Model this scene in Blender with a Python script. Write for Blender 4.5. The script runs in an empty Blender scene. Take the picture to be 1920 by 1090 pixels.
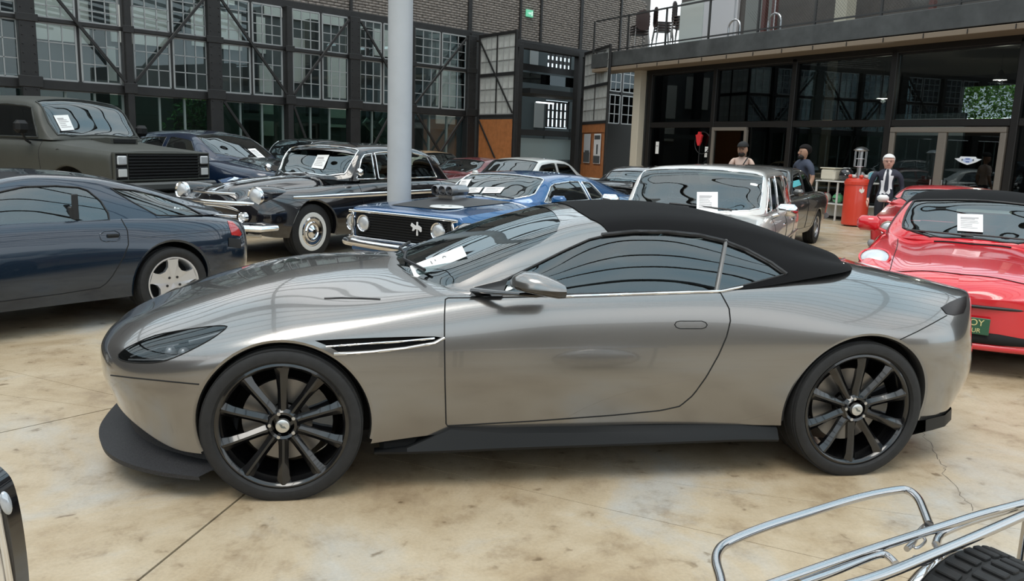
import bpy, bmesh, math, random
import numpy as np
from mathutils import Vector, Matrix
from mathutils.bvhtree import BVHTree
SC = bpy.context.scene
COL = SC.collection
PI = math.pi
random.seed(7)
# ------------------------------------------------------------------ camera
CW, CH = 1920.0, 1090.0
CAM_P = np.array([0.3536, -3.5083, 1.6010]); CAM_YAW, CAM_PITCH, CAM_ROLL, CAM_F = 0.1845, 0.1768, 0.0327, 1511.2
def _axes():
    cy, sy = math.cos(CAM_YAW), math.sin(CAM_YAW)
    f = np.array([sy*math.cos(CAM_PITCH), cy*math.cos(CAM_PITCH), -math.sin(CAM_PITCH)])
    r = np.array([cy, -sy, 0.0]); u = np.cross(r, f)
    c, s = math.cos(CAM_ROLL), math.sin(CAM_ROLL)
    return np.array([c*r + s*u, -s*r + c*u, f])
AX = _axes()
cd = bpy.data.cameras.new('camera'); cam = bpy.data.objects.new('camera', cd); COL.objects.link(cam)
cd.sensor_width = 36.0; cd.lens = 36.0*CAM_F/CW; cd.clip_start = 0.05; cd.clip_end = 500
_m = Matrix(((AX[0][0], AX[1][0], -AX[2][0], CAM_P[0]), (AX[0][1], AX[1][1], -AX[2][1], CAM_P[1]),
             (AX[0][2], AX[1][2], -AX[2][2], CAM_P[2]), (0, 0, 0, 1)))
cam.matrix_world = _m
SC.camera = cam
# ------------------------------------------------------------------ sky, sun, exposure
SC.view_settings.view_transform = 'Standard'; SC.view_settings.look = 'None'
SC.view_settings.gamma = 1.0; SC.view_settings.use_curve_mapping = False
SC.view_settings.exposure = -0.10
wd = bpy.data.worlds.new('sky'); SC.world = wd; wd.use_nodes = True
nt = wd.node_tree; nt.nodes.clear()
_o = nt.nodes.new('ShaderNodeOutputWorld'); _b = nt.nodes.new('ShaderNodeBackground')
_tc = nt.nodes.new('ShaderNodeTexCoord'); _n = nt.nodes.new('ShaderNodeTexNoise'); _r = nt.nodes.new('ShaderNodeValToRGB')
_n.inputs['Scale'].default_value = 2.2; _n.inputs['Detail'].default_value = 5.0
nt.links.new(_tc.outputs['Generated'], _n.inputs['Vector']); nt.links.new(_n.outputs['Fac'], _r.inputs['Fac'])
_r.color_ramp.elements[0].position = 0.38; _r.color_ramp.elements[0].color = (0.58, 0.78, 0.90, 1)
_r.color_ramp.elements[1].position = 0.62; _r.color_ramp.elements[1].color = (0.96, 0.99, 1.0, 1)
nt.links.new(_r.outputs['Color'], _b.inputs['Color']); _b.inputs['Strength'].default_value = 1.85
nt.links.new(_b.outputs[0], _o.inputs[0])
_sl = bpy.data.lights.new('sun', 'SUN'); _sl.energy = 1.9; _sl.angle = math.radians(30); _sl.color = (1.0, 0.95, 0.87)
sun = bpy.data.objects.new('sun', _sl); COL.objects.link(sun)
sun.rotation_euler = (math.radians(22), math.radians(-14), 0)

# ------------------------------------------------------------------ pixels and poses
def px_ray(x, y):
    d = np.array([(x-CW/2)/CAM_F, -(y-CH/2)/CAM_F, 1.0]) @ AX
    return CAM_P, d
def px_on_z(x, y, z=0.0):
    o, d = px_ray(x, y); return o + d*((z-o[2])/d[2])
def px_on_plane(x, y, q, n):
    o, d = px_ray(x, y); q = np.array(q); n = np.array(n)
    return o + d*(((q-o)@n)/(d@n))
def to_px(P):
    q = (np.atleast_2d(P)-CAM_P) @ AX.T
    return np.stack([CW/2+CAM_F*q[:, 0]/q[:, 2], CH/2-CAM_F*q[:, 1]/q[:, 2]], 1)

# ------------------------------------------------------------------ materials
MATS = {}
def mat(name, col=(.5, .5, .5), rough=.5, metal=0.0, coat=0.0, noise=0.0, nscale=8.0, bump=0.0, spec=None, emit=None, es=1.0, coat_rough=.03, col2=None, sheen=0.0):
    if name in MATS: return MATS[name]
    m = bpy.data.materials.new(name); m.use_nodes = True; t = m.node_tree; b = t.nodes['Principled BSDF']
    b.inputs['Base Color'].default_value = (*col, 1); b.inputs['Roughness'].default_value = rough; b.inputs['Metallic'].default_value = metal
    b.inputs['Coat Weight'].default_value = coat; b.inputs['Coat Roughness'].default_value = coat_rough
    if spec is not None: b.inputs['Specular IOR Level'].default_value = spec
    if sheen: b.inputs['Sheen Weight'].default_value = sheen
    if emit: b.inputs['Emission Color'].default_value = (*emit, 1); b.inputs['Emission Strength'].default_value = es
    if noise or bump:
        tc = t.nodes.new('ShaderNodeTexCoord'); n = t.nodes.new('ShaderNodeTexNoise')
        n.inputs['Scale'].default_value = nscale; n.inputs['Detail'].default_value = 6.0; n.inputs['Roughness'].default_value = .6
        t.links.new(tc.outputs['Object'], n.inputs['Vector'])
        if noise:
            r = t.nodes.new('ShaderNodeValToRGB'); c2 = col2 or tuple(c*(1-noise) for c in col); c1 = col if col2 else tuple(min(1, c*(1+noise)) for c in col)
            r.color_ramp.elements[0].position = .3; r.color_ramp.elements[1].position = .7
            r.color_ramp.elements[0].color = (*c2, 1); r.color_ramp.elements[1].color = (*c1, 1)
            t.links.new(n.outputs['Fac'], r.inputs['Fac']); t.links.new(r.outputs['Color'], b.inputs['Base Color'])
        if bump:
            bp = t.nodes.new('ShaderNodeBump'); bp.inputs['Strength'].default_value = bump; bp.inputs['Distance'].default_value = .01
            t.links.new(n.outputs['Fac'], bp.inputs['Height']); t.links.new(bp.outputs['Normal'], b.inputs['Normal'])
    MATS[name] = m; return m
def glass(name, tint=(.5, .6, .62), ior=1.5, rough=0.0):
    if name in MATS: return MATS[name]
    m = bpy.data.materials.new(name); m.use_nodes = True; t = m.node_tree; t.nodes.clear()
    o = t.nodes.new('ShaderNodeOutputMaterial'); mx = t.nodes.new('ShaderNodeMixShader'); f = t.nodes.new('ShaderNodeFresnel')
    tr = t.nodes.new('ShaderNodeBsdfTransparent'); g = t.nodes.new('ShaderNodeBsdfGlossy')
    f.inputs['IOR'].default_value = ior; tr.inputs['Color'].default_value = (*tint, 1); g.inputs['Roughness'].default_value = rough
    g.inputs['Color'].default_value = (.88, .97, 1, 1)
    t.links.new(f.outputs[0], mx.inputs[0]); t.links.new(tr.outputs[0], mx.inputs[1]); t.links.new(g.outputs[0], mx.inputs[2])
    t.links.new(mx.outputs[0], o.inputs[0]); MATS[name] = m; return m
BLACK = mat('black_plastic', (.012, .012, .013), .45)
RUBBER = mat('tyre_rubber', (.013, .013, .0135), .75, noise=.25, nscale=30)
GLOSSB = mat('gloss_black', (.008, .008, .009), .08, coat=1.0)
CHROME = mat('chrome', (.82, .82, .83), .07, 1.0)
STEEL = mat('brushed_steel', (.55, .55, .56), .28, 1.0)
PAPER = mat('paper', (.82, .82, .80), .8)
INK = mat('ink', (.06, .06, .07), .8)
LEATH = mat('dark_leather', (.03, .03, .033), .5)
LENS = mat('lamp_reflector', (.62, .64, .66), .28, .45, coat=1.0)
LINER = mat('liner', (.006, .006, .006), .9)
REDLENS = mat('red_lens', (.42, .02, .02), .12, coat=1.0)
AMBER = mat('amber_lens', (.7, .22, .02), .12, coat=1.0)
WINDOW = glass('car_glass', (.40, .50, .53), 2.1)

# ------------------------------------------------------------------ objects
def tag(o, label=None, cat=None, group=None, kind=None):
    if label: o['label'] = label
    if cat: o['category'] = cat
    if group: o['group'] = group
    if kind: o['kind'] = kind
    return o
def empty(name, loc=(0, 0, 0), rz=0.0, parent=None):
    o = bpy.data.objects.new(name, None); COL.objects.link(o); o.location = loc; o.rotation_euler = (0, 0, rz)
    o.empty_display_size = .1
    if parent: o.parent = parent
    return o
def thing(name, label, cat, loc=(0, 0, 0), rz=0.0, group=None):
    return tag(empty(name, loc, rz), label, cat, group)
def link(name, me, material, parent=None):
    o = bpy.data.objects.new(name, me); COL.objects.link(o)
    if material is not None and len(me.materials) == 0: me.materials.append(material)
    if parent: o.parent = parent
    return o
def mesh_of(name, V, F, normals=None, sharp=35.0):
    me = bpy.data.meshes.new(name); me.from_pydata([tuple(v) for v in V], [], [tuple(f) for f in F]); me.update()
    if len(me.polygons): me.polygons.foreach_set('use_smooth', [True]*len(me.polygons))
    if normals is not None:
        me.normals_split_custom_set_from_vertices([tuple(n) for n in normals])
    elif sharp is not None: me.set_sharp_from_angle(angle=math.radians(sharp))
    return me
class MB:
    """collects shapes into one mesh"""
    def __init__(s): s.V = []; s.F = []
    def add(s, V, F, M=None):
        k = len(s.V)
        s.V += [tuple(M @ Vector(v)) for v in V] if M is not None else [tuple(v) for v in V]
        s.F += [tuple(i+k for i in f) for f in F]; return s
    def box(s, c, size, bv=0.0, M=None):
        hx, hy, hz = size[0]/2, size[1]/2, size[2]/2; b = min(bv, hx*.9, hy*.9, hz*.9)
        if b <= 0:
            V = [(c[0]+sx*hx, c[1]+sy*hy, c[2]+sz*hz) for sz in (-1, 1) for sy in (-1, 1) for sx in (-1, 1)]
            return s.add(V, [(0, 2, 3, 1), (4, 5, 7, 6), (0, 1, 5, 4), (2, 6, 7, 3), (0, 4, 6, 2), (1, 3, 7, 5)], M)
        V = []; idx = {}
        for sx in (-1, 1):
            for sy in (-1, 1):
                for sz in (-1, 1):
                    for a in range(3):
                        q = [hx-b, hy-b, hz-b]; q[a] += b; idx[(sx, sy, sz, a)] = len(V)
                        V.append((c[0]+sx*q[0], c[1]+sy*q[1], c[2]+sz*q[2]))
        F = []
        S = (-1, 1)
        for sx in S: F.append([idx[(sx, y, z, 0)] for y, z in ((-1, -1), (1, -1), (1, 1), (-1, 1))][::sx])
        for sy in S: F.append([idx[(x, sy, z, 1)] for x, z in ((-1, -1), (-1, 1), (1, 1), (1, -1))][::sy])
        for sz in S: F.append([idx[(x, y, sz, 2)] for x, y in ((-1, -1), (1, -1), (1, 1), (-1, 1))][::sz])
        for x in S:
            for y in S: F.append([idx[(x, y, -1, 0)], idx[(x, y, -1, 1)], idx[(x, y, 1, 1)], idx[(x, y, 1, 0)]][::x*y])
            for z in S: F.append([idx[(x, -1, z, 0)], idx[(x, 1, z, 0)], idx[(x, 1, z, 2)], idx[(x, -1, z, 2)]][::x*z])
        for y in S:
            for z in S: F.append([idx[(-1, y, z, 1)], idx[(-1, y, z, 2)], idx[(1, y, z, 2)], idx[(1, y, z, 1)]][::y*z])
        for x in S:
            for y in S:
                for z in S: F.append([idx[(x, y, z, 0)], idx[(x, y, z, 1)], idx[(x, y, z, 2)]][::x*y*z])
        return s.add(V, F, M)
    def lathe(s, prof, n=32, axis='y', c=(0, 0, 0), M=None, a0=0.0, a1=2*PI):
        """prof: (radius, along-axis) points"""
        V = []; F = []; full = abs(a1-a0-2*PI) < 1e-6; m = n if full else n+1; k = len(prof)
        for i in range(m):
            a = a0+(a1-a0)*i/n; ca, sa = math.cos(a), math.sin(a)
            for r, h in prof:
                V.append({'y': (c[0]+r*ca, c[1]+h, c[2]+r*sa), 'z': (c[0]+r*ca, c[1]+r*sa, c[2]+h), 'x': (c[0]+h, c[1]+r*ca, c[2]+r*sa)}[axis])
        for i in range(n):
            j = (i+1) % m
            for q in range(k-1):
                f = (i*k+q, i*k+q+1, j*k+q+1, j*k+q)
                F.append(f if axis == 'y' else f[::-1])
        return s.add(V, F, M)
    def tube(s, P, r, n=8, closed=False, M=None, cap=True, flat=None):
        P = [Vector(p) for p in P]; N = len(P); V = []; F = []
        if N < 2: return s
        T = []
        for i in range(N):
            a = P[i-1] if (i > 0 or closed) else P[i]; b = P[(i+1) % N] if (i < N-1 or closed) else P[i]
            t = (b-a); T.append(t.normalized() if t.length > 1e-9 else Vector((1, 0, 0)))
        u = Vector((0, 0, 1)); u = u if abs(T[0].dot(u)) < .9 else Vector((0, 1, 0))
        u = (u-T[0]*u.dot(T[0])).normalized()
        rr = r if hasattr(r, '__len__') else [r]*N
        for i in range(N):
            u = u-T[i]*u.dot(T[i]); u = u.normalized() if u.length > 1e-6 else T[i].orthogonal().normalized()
            w = T[i].cross(u)
            for j in range(n):
                a = 2*PI*(j+.5)/n; V.append(P[i]+u*(math.cos(a)*rr[i]*(flat or 1))+w*(math.sin(a)*rr[i]))
        for i in range(N if closed else N-1):
            k = (i+1) % N
            for j in range(n):
                l = (j+1) % n; F.append((i*n+j, i*n+l, k*n+l, k*n+j))
        if cap and not closed: F.append(tuple(range(n))[::-1]); F.append(tuple((N-1)*n+j for j in range(n)))
        return s.add(V, F, M)
    def prism(s, poly, lo, hi, axis='y', M=None):
        """poly 2-D points swept between lo and hi along axis"""
        def p3(a, b, h): return {'y': (a, h, b), 'z': (a, b, h), 'x': (h, a, b)}[axis]
        n = len(poly); V = [p3(a, b, lo) for a, b in poly]+[p3(a, b, hi) for a, b in poly]
        F = [tuple(range(n)), tuple(range(n, 2*n))[::-1]]+[(i, n+i, n+(i+1) % n, (i+1) % n) for i in range(n)]
        return s.add(V, F, M)
    def ball(s, c, r, n=16, m=10, M=None):
        r = r if hasattr(r, '__len__') else (r, r, r); V = []; F = []
        for i in range(m+1):
            t = PI*i/m
            for j in range(n):
                a = 2*PI*j/n; V.append((c[0]+r[0]*math.sin(t)*math.cos(a), c[1]+r[1]*math.sin(t)*math.sin(a), c[2]+r[2]*math.cos(t)))
        for i in range(m):
            for j in range(n): F.append((i*n+j, (i+1)*n+j, (i+1)*n+(j+1) % n, i*n+(j+1) % n))
        return s.add(V, F, M)
    def mesh(s, name, sharp=35.0, fix=True):
        me = bpy.data.meshes.new(name); me.from_pydata(s.V, [], s.F); me.update()
        if fix:
            b = bmesh.new(); b.from_mesh(me); bmesh.ops.remove_doubles(b, verts=b.verts, dist=1e-5); bmesh.ops.recalc_face_normals(b, faces=b.faces); b.to_mesh(me); b.free()
        if len(me.polygons): me.polygons.foreach_set('use_smooth', [True]*len(me.polygons))
        if sharp is not None: me.set_sharp_from_angle(angle=math.radians(sharp))
        return me
    def build(s, name, material, parent=None, sharp=35.0): return link(name, s.mesh(name, sharp), material, parent)
def TR(loc=(0, 0, 0), rx=0, ry=0, rz=0, sc=None):
    M = Matrix.Translation(loc) @ Matrix.Rotation(rz, 4, 'Z') @ Matrix.Rotation(ry, 4, 'Y') @ Matrix.Rotation(rx, 4, 'X')
    return M @ Matrix.Diagonal((*sc, 1)) if sc else M
def copy_tree(o, parent=None):
    c = o.copy(); COL.objects.link(c); c.parent = parent
    for ch in list(o.children): copy_tree(ch, c)
    return c
def text_obj(name, txt, size, material, parent, M, extrude=.001, align='CENTER'):
    cu = bpy.data.curves.new(name, 'FONT'); cu.body = txt; cu.size = size; cu.extrude = extrude; cu.align_x = align; cu.align_y = 'CENTER'
    t = bpy.data.objects.new(name, cu); COL.objects.link(t); dg = bpy.context.evaluated_depsgraph_get(); dg.update()
    me = bpy.data.meshes.new_from_object(t.evaluated_get(dg)); COL.objects.unlink(t); bpy.data.objects.remove(t)
    me.materials.clear(); o = link(name, me, material, parent); o.matrix_local = M; return o

# ------------------------------------------------------------------ curves and lofted skins
def pchip(xc, yc, x):
    xc = np.asarray(xc, float); yc = np.asarray(yc, float); h = np.diff(xc); d = np.diff(yc)/h; n = len(xc)
    m = np.zeros(n)
    for i in range(1, n-1):
        if d[i-1]*d[i] > 0:
            w1, w2 = 2*h[i]+h[i-1], h[i]+2*h[i-1]; m[i] = (w1+w2)/(w1/d[i-1]+w2/d[i])
    m[0], m[-1] = d[0], d[-1]
    x = np.clip(np.asarray(x, float), xc[0], xc[-1]); i = np.clip(np.searchsorted(xc, x, side='right')-1, 0, n-2)
    t = (x-xc[i])/h[i]
    return (2*t**3-3*t**2+1)*yc[i]+(t**3-2*t**2+t)*h[i]*m[i]+(-2*t**3+3*t**2)*yc[i+1]+(t**3-t**2)*h[i]*m[i+1]
def spline_mat(tc, t):
    """natural cubic spline as a matrix: values at t = B @ control values"""
    tc = np.asarray(tc, float); n = len(tc); h = np.diff(tc)
    if n == 2:
        w = (np.asarray(t)-tc[0])/h[0]; return np.stack([1-w, w], 1)
    A = np.zeros((n, n)); R = np.zeros((n, n)); A[0, 0] = A[-1, -1] = 1
    for i in range(1, n-1):
        A[i, i-1], A[i, i], A[i, i+1] = h[i-1], 2*(h[i-1]+h[i]), h[i]
        R[i, i-1], R[i, i], R[i, i+1] = 6/h[i-1], -6/h[i-1]-6/h[i], 6/h[i]
    M2 = np.linalg.solve(A, R); t = np.clip(np.asarray(t, float), tc[0], tc[-1])
    i = np.clip(np.searchsorted(tc, t, side='right')-1, 0, n-2); B = np.zeros((len(t), n)); I = np.eye(n)
    for k, (tt, j) in enumerate(zip(t, i)):
        hh = h[j]; a = (tc[j+1]-tt)/hh; b = (tt-tc[j])/hh
        B[k] = a*I[j]+b*I[j+1]+((a**3-a)*M2[j]+(b**3-b)*M2[j+1])*hh*hh/6
    return B
def smooth_u(P, sig):
    if sig <= 0: return P
    r = int(3*sig)+1; k = np.exp(-.5*(np.arange(-r, r+1)/sig)**2); k /= k.sum()
    Q = np.concatenate([2*P[:1]-P[r:0:-1], P, 2*P[-1:]-P[-2:-r-2:-1]], 0)
    return np.stack([(Q[i:i+2*r+1]*k.reshape(-1, *([1]*(P.ndim-1)))).sum(0) for i in range(len(P))], 0)
class Skin:
    """half of a symmetric shell, kept in a bmesh with a smooth normal on every vertex"""
    def __init__(s, car): s.car = car; s.bm = bmesh.new(); s.nl = s.bm.verts.layers.float_vector.new('nrm')
    def grid(s, P, flip=None):
        nu, nv = P.shape[:2]
        du = np.gradient(P, axis=0); dv = np.gradient(P, axis=1); N = np.cross(du, dv)
        L = np.linalg.norm(N, axis=2, keepdims=True); N = N/np.maximum(L, 1e-12)
        sgn = 1.0 if flip is None else flip
        vs = [[None]*nv for _ in range(nu)]
        for i in range(nu):
            for j in range(nv):
                v = s.bm.verts.new(P[i, j]); v[s.nl] = Vector(N[i, j]*sgn); vs[i][j] = v
        out = []
        for i in range(nu-1):
            for j in range(nv-1):
                q = [vs[i][j], vs[i+1][j], vs[i+1][j+1], vs[i][j+1]]
                if sgn < 0: q = q[::-1]
                try: out.append(s.bm.faces.new(q))
                except ValueError: pass
        return out
    def bvh(s, full=False):
        if not full: return BVHTree.FromBMesh(s.bm)
        V, F, _ = s.data(list(s.bm.faces)); V2, F2, _ = mirror(V, F); k = len(V)
        return BVHTree.FromPolygons(V+V2, F+[[i+k for i in f] for f in F2])
    # ---- cutting. A projector turns a local point into 2-D and two 2-D points into a plane
    def _cut(s, poly, to2, plane, filt):
        poly = [tuple(p) for p in poly]; n = len(poly); xs = [p[0] for p in poly]; ys = [p[1] for p in poly]
        bb = (min(xs), max(xs), min(ys), max(ys))
        def fbox(f):
            q = to2(np.array([v.co for v in f.verts])); return q[:, 0].min(), q[:, 0].max(), q[:, 1].min(), q[:, 1].max()
        cand = [f for f in s.bm.faces if filt(f)]; box = {}
        keep = set()
        for f in cand:
            b = fbox(f)
            if b[1] >= bb[0] and b[0] <= bb[1] and b[3] >= bb[2] and b[2] <= bb[3]: keep.add(f); box[f] = b
        for i in range(n):
            a, b = poly[i], poly[(i+1) % n]
            if math.hypot(a[0]-b[0], a[1]-b[1]) < 1e-9: continue
            e = (min(a[0], b[0]), max(a[0], b[0]), min(a[1], b[1]), max(a[1], b[1]))
            sel = [f for f in keep if box[f][1] >= e[0] and box[f][0] <= e[1] and box[f][3] >= e[2] and box[f][2] <= e[3]]
            if not sel: continue
            co, no = plane(a, b)
            geo = set(sel)
            for f in sel: geo.update(f.edges); geo.update(f.verts)
            keep.difference_update(sel)
            r = bmesh.ops.bisect_plane(s.bm, geom=list(geo), dist=1e-6, plane_co=co, plane_no=no)
            for f in sel:
                if f.is_valid: keep.add(f); box[f] = fbox(f)
            for g in r['geom']:
                if isinstance(g, bmesh.types.BMFace) and g.is_valid and g not in keep: keep.add(g); box[g] = fbox(g)
        ins = []
        for f in keep:
            if not f.is_valid: continue
            c = to2(np.array([f.calc_center_median()]))[0]
            if in_poly(c, poly): ins.append(f)
        return ins
    def cut_px(s, poly, facing=True):
        car = s.car; C = Vector(car.to_local(CAM_P))
        def plane(a, b):
            d1 = Vector(car.dir_local(px_ray(*a)[1])); d2 = Vector(car.dir_local(px_ray(*b)[1]))
            return C, d1.cross(d2).normalized()
        def filt(f): return (not facing) or f.normal.dot(C-f.calc_center_median()) > 0
        return s._cut(poly, lambda Q: to_px(car.to_world(Q)), plane, filt)
    def cut_axis(s, poly, ax=(0, 2), filt=lambda f: True):
        o = 3-ax[0]-ax[1]
        def plane(a, b):
            n = [0, 0, 0]; n[ax[0]] = -(b[1]-a[1]); n[ax[1]] = b[0]-a[0]; c = [0, 0, 0]; c[ax[0]], c[ax[1]] = a
            return Vector(c), Vector(n).normalized()
        return s._cut(poly, lambda Q: Q[:, list(ax)], plane, filt)
    def data(s, faces):
        vid = {}; V = []; N = []; F = []
        for f in faces:
            g = []
            for v in f.verts:
                if v not in vid: vid[v] = len(V); V.append(tuple(v.co)); N.append(tuple(v[s.nl]))
                g.append(vid[v])
            F.append(g)
        return V, F, N
    def loops(s, faces):
        """outlines of a set of faces as lists of points"""
        fs = set(faces); nxt = {}
        for f in faces:
            for l in f.loops:
                if not any(g in fs and g is not f for g in l.edge.link_faces): nxt.setdefault(l.vert, []).append(l.link_loop_next.vert)
        out = []
        while nxt:
            v0 = next(iter(nxt)); v = v0; L = []
            while v in nxt:
                L.append(v.co.copy()); w = nxt[v].pop(); 
                if not nxt[v]: del nxt[v]
                v = w
            out.append(L)
        return out
    def drop(s, faces): bmesh.ops.delete(s.bm, geom=[f for f in faces if f.is_valid], context='FACES')
def biggest(faces):
    fs = set(f for f in faces if f.is_valid); best = []
    while fs:
        st = [fs.pop()]; comp = list(st)
        while st:
            f = st.pop()
            for e in f.edges:
                for g in e.link_faces:
                    if g in fs: fs.discard(g); st.append(g); comp.append(g)
        if len(comp) > len(best): best = comp
    return best
def in_poly(c, P):
    x, y = c; r = False; n = len(P)
    for i in range(n):
        (x1, y1), (x2, y2) = P[i], P[(i+1) % n]
        if (y1 > y) != (y2 > y) and x < (x2-x1)*(y-y1)/(y2-y1)+x1: r = not r
    return r
def thin(L, d=.012):
    out = []
    for p in L:
        if not out or (p-out[-1]).length > d: out.append(p)
    return out
def mirror(V, F, N=None):
    return [(v[0], -v[1], v[2]) for v in V], [f[::-1] for f in F], ([(n[0], -n[1], n[2]) for n in N] if N is not None else None)
def curve_pts(P, n=8, closed=False):
    """Catmull-Rom through 2-D or 3-D points"""
    P = [np.array(p, float) for p in P]; N = len(P); out = []
    for i in range(N if closed else N-1):
        p0 = P[i-1] if (i > 0 or closed) else 2*P[0]-P[1]; p1 = P[i]; p2 = P[(i+1) % N]; p3 = P[(i+2) % N] if (i+2 < N or closed) else 2*P[-1]-P[-2]
        for k in range(n):
            t = k/n; out.append(tuple(.5*((2*p1)+(-p0+p2)*t+(2*p0-5*p1+4*p2-p3)*t*t+(-p0+3*p1-3*p2+p3)*t**3)))
    if not closed: out.append(tuple(P[-1]))
    return out
# ------------------------------------------------------------------ car kit
# local frame of every car: x runs to the rear (front axle at 0), z up, y = 0 the centre line
class Car:
    def __init__(s, name, label, cat, loc, rz, group=None, side=-1):
        s.root = thing(name, label, cat, (loc[0], loc[1], loc[2] if len(loc) > 2 else 0.0), rz, group)
        s.loc = np.array([loc[0], loc[1], loc[2] if len(loc) > 2 else 0.0]); c, q = math.cos(rz), math.sin(rz)
        s.R = np.array([[c, -q, 0], [q, c, 0], [0, 0, 1]]); s.side = side
    def to_local(s, P): return (np.asarray(P)-s.loc) @ s.R
    def to_world(s, P): return np.asarray(P) @ s.R.T+s.loc
    def dir_local(s, d): return np.asarray(d) @ s.R
    def put(s, name, V, F, N, m, parent=None): return link(name, mesh_of(name, V, F, N), m, parent or s.root)
    def part(s, skin, faces, name, m, mode='join', parent=None, off=0.0, drop=True):
        faces = [f for f in faces if f.is_valid]
        if not faces: return []
        V, F, N = skin.data(faces)
        if off: V = [tuple(np.array(v)+np.array(n)*off) for v, n in zip(V, N)]
        if drop: skin.drop(faces)
        if mode == 'one': return [s.put(name, V, F, N, m, parent)]
        V2, F2, N2 = mirror(V, F, N)
        if mode == 'dup': return [s.put(name, V, F, N, m, parent), s.put(name, V2, F2, N2, m, parent)]
        k = len(V); return [s.put(name, V+V2, F+[[i+k for i in f] for f in F2], N+N2, m, parent)]
    def lines(s, loops, r, name, m, mode='join', parent=None, closed=True, n=6, d=.014):
        mb = MB()
        for L in loops:
            L = thin([Vector(p) for p in L], d)
            if len(L) > 2: mb.tube(L, r, n, closed=closed)
        if not mb.V: return []
        if mode == 'dup':
            a = mb.build(name, m, parent or s.root, 60); V2, F2, _ = mirror(mb.V, mb.F); b = MB(); b.V, b.F = V2, F2
            return [a, b.build(name, m, parent or s.root, 60)]
        if mode == 'join':
            V2, F2, _ = mirror(mb.V, mb.F); mb.add(V2, F2)
        return [mb.build(name, m, parent or s.root, 60)]
    def cast(s, bvh, pts, off=0.0, step=8.0, facing=True):
        """pixel polyline laid on the surface"""
        out = []; o = Vector(s.to_local(CAM_P)); P = []
        for a, b in zip(pts[:-1], pts[1:]):
            k = max(1, int(math.hypot(b[0]-a[0], b[1]-a[1])/step))
            P += [(a[0]+(b[0]-a[0])*i/k, a[1]+(b[1]-a[1])*i/k) for i in range(k)]
        P.append(pts[-1])
        for q in P:
            d = Vector(s.dir_local(px_ray(*q)[1])).normalized(); h = bvh.ray_cast(o, d)
            if h[0] is not None:
                nn = h[1] if h[1].dot(d) < 0 else -h[1]; out.append(h[0]+nn*off)
        return out
    def spot(s, bvh, q, off=0.0):
        r = s.cast(bvh, [q, q], off); return r[0] if r else None
    def recess(s, skin, faces, depth, name, m, mode='dup', parent=None, wall=None):
        L = skin.loops(faces); V, F, N = skin.data(faces); ax = np.mean(np.array(N), 0); ax = ax/np.linalg.norm(ax)
        V = [tuple(np.array(v)-ax*depth) for v in V]; N = [tuple(n) for n in N]
        mb = MB(); mb.add(V, F)
        for lp in L:
            n = len(lp); W = [tuple(p) for p in lp]+[tuple(np.array(p)-ax*depth) for p in lp]
            mb.add(W, [(i, n+i, n+(i+1) % n, (i+1) % n) for i in range(n)])
        skin.drop(faces); out = [link(name, mesh_of(name, mb.V, mb.F, None, 60), m, parent or s.root)]
        if mode == 'dup':
            V2, F2, _ = mirror(mb.V, mb.F); out.append(link(name, mesh_of(name, V2, F2), m, parent or s.root))
        return out
    def both(s, mb, name, m, parent=None, sharp=35.0):
        a = mb.build(name, m, parent or s.root, sharp); V2, F2, _ = mirror(mb.V, mb.F); b = MB(); b.V, b.F = V2, F2
        return [a, b.build(name, m, parent or s.root, sharp)]

def skin_lines(car, X, rows, nu=110, sig=2.0, shear=None, creases=(), sub=7, skin=None, useg=None):
    """rows: list of (half widths, heights) per line from sill to centre line, given at the stations X (all index-parametrised)"""
    K = len(X); t = np.linspace(0, K-1, nu); idx = np.arange(K); side = car.side
    xs = smooth_u(pchip(idx, X, t), sig); L = []
    for w, z in rows:
        ww = smooth_u(pchip(idx, w, t), sig); zz = smooth_u(pchip(idx, z, t), sig)
        ww[0] = w[0]; ww[-1] = w[-1]; L.append(np.stack([xs, side*np.maximum(ww, 0), zz], 1))
    C = np.stack(L, 1)                                     # nu x lines x 3
    if shear is not None: C[..., 0] += shear(C[..., 0], C[..., 2])
    br = [0]+list(creases)+[C.shape[1]-1]
    skin = skin or Skin(car); out = []
    for a, b in zip(br[:-1], br[1:]):
        seg = C[:, a:b+1]; ch = np.linalg.norm(np.diff(seg, axis=1), axis=2).mean(0); tc = np.concatenate([[0], np.cumsum(np.maximum(ch, 1e-3))])
        tt = np.concatenate([np.linspace(tc[i], tc[i+1], sub, endpoint=False) for i in range(len(tc)-1)]+[[tc[-1]]])
        B = spline_mat(tc, tt); P = np.einsum('vl,ulk->uvk', B, seg)
        P[..., 1] = side*np.maximum(side*P[..., 1], 0)
        out.append(skin.grid(P, flip=1.0 if side < 0 else -1.0))
    return skin, out
def outward(skin, c=(1.2, 0, .5)):
    """make every normal point away from the axis of the car"""
    c = Vector(c); tot = 0
    for f in skin.bm.faces:
        q = f.calc_center_median(); tot += f.normal.dot(Vector((0, q.y, q.z-c.z)))*f.calc_area()
    if tot < 0:
        for f in skin.bm.faces: f.normal_flip()
        for v in skin.bm.verts: v[skin.nl] = -v[skin.nl]
    skin.bm.normal_update()

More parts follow.
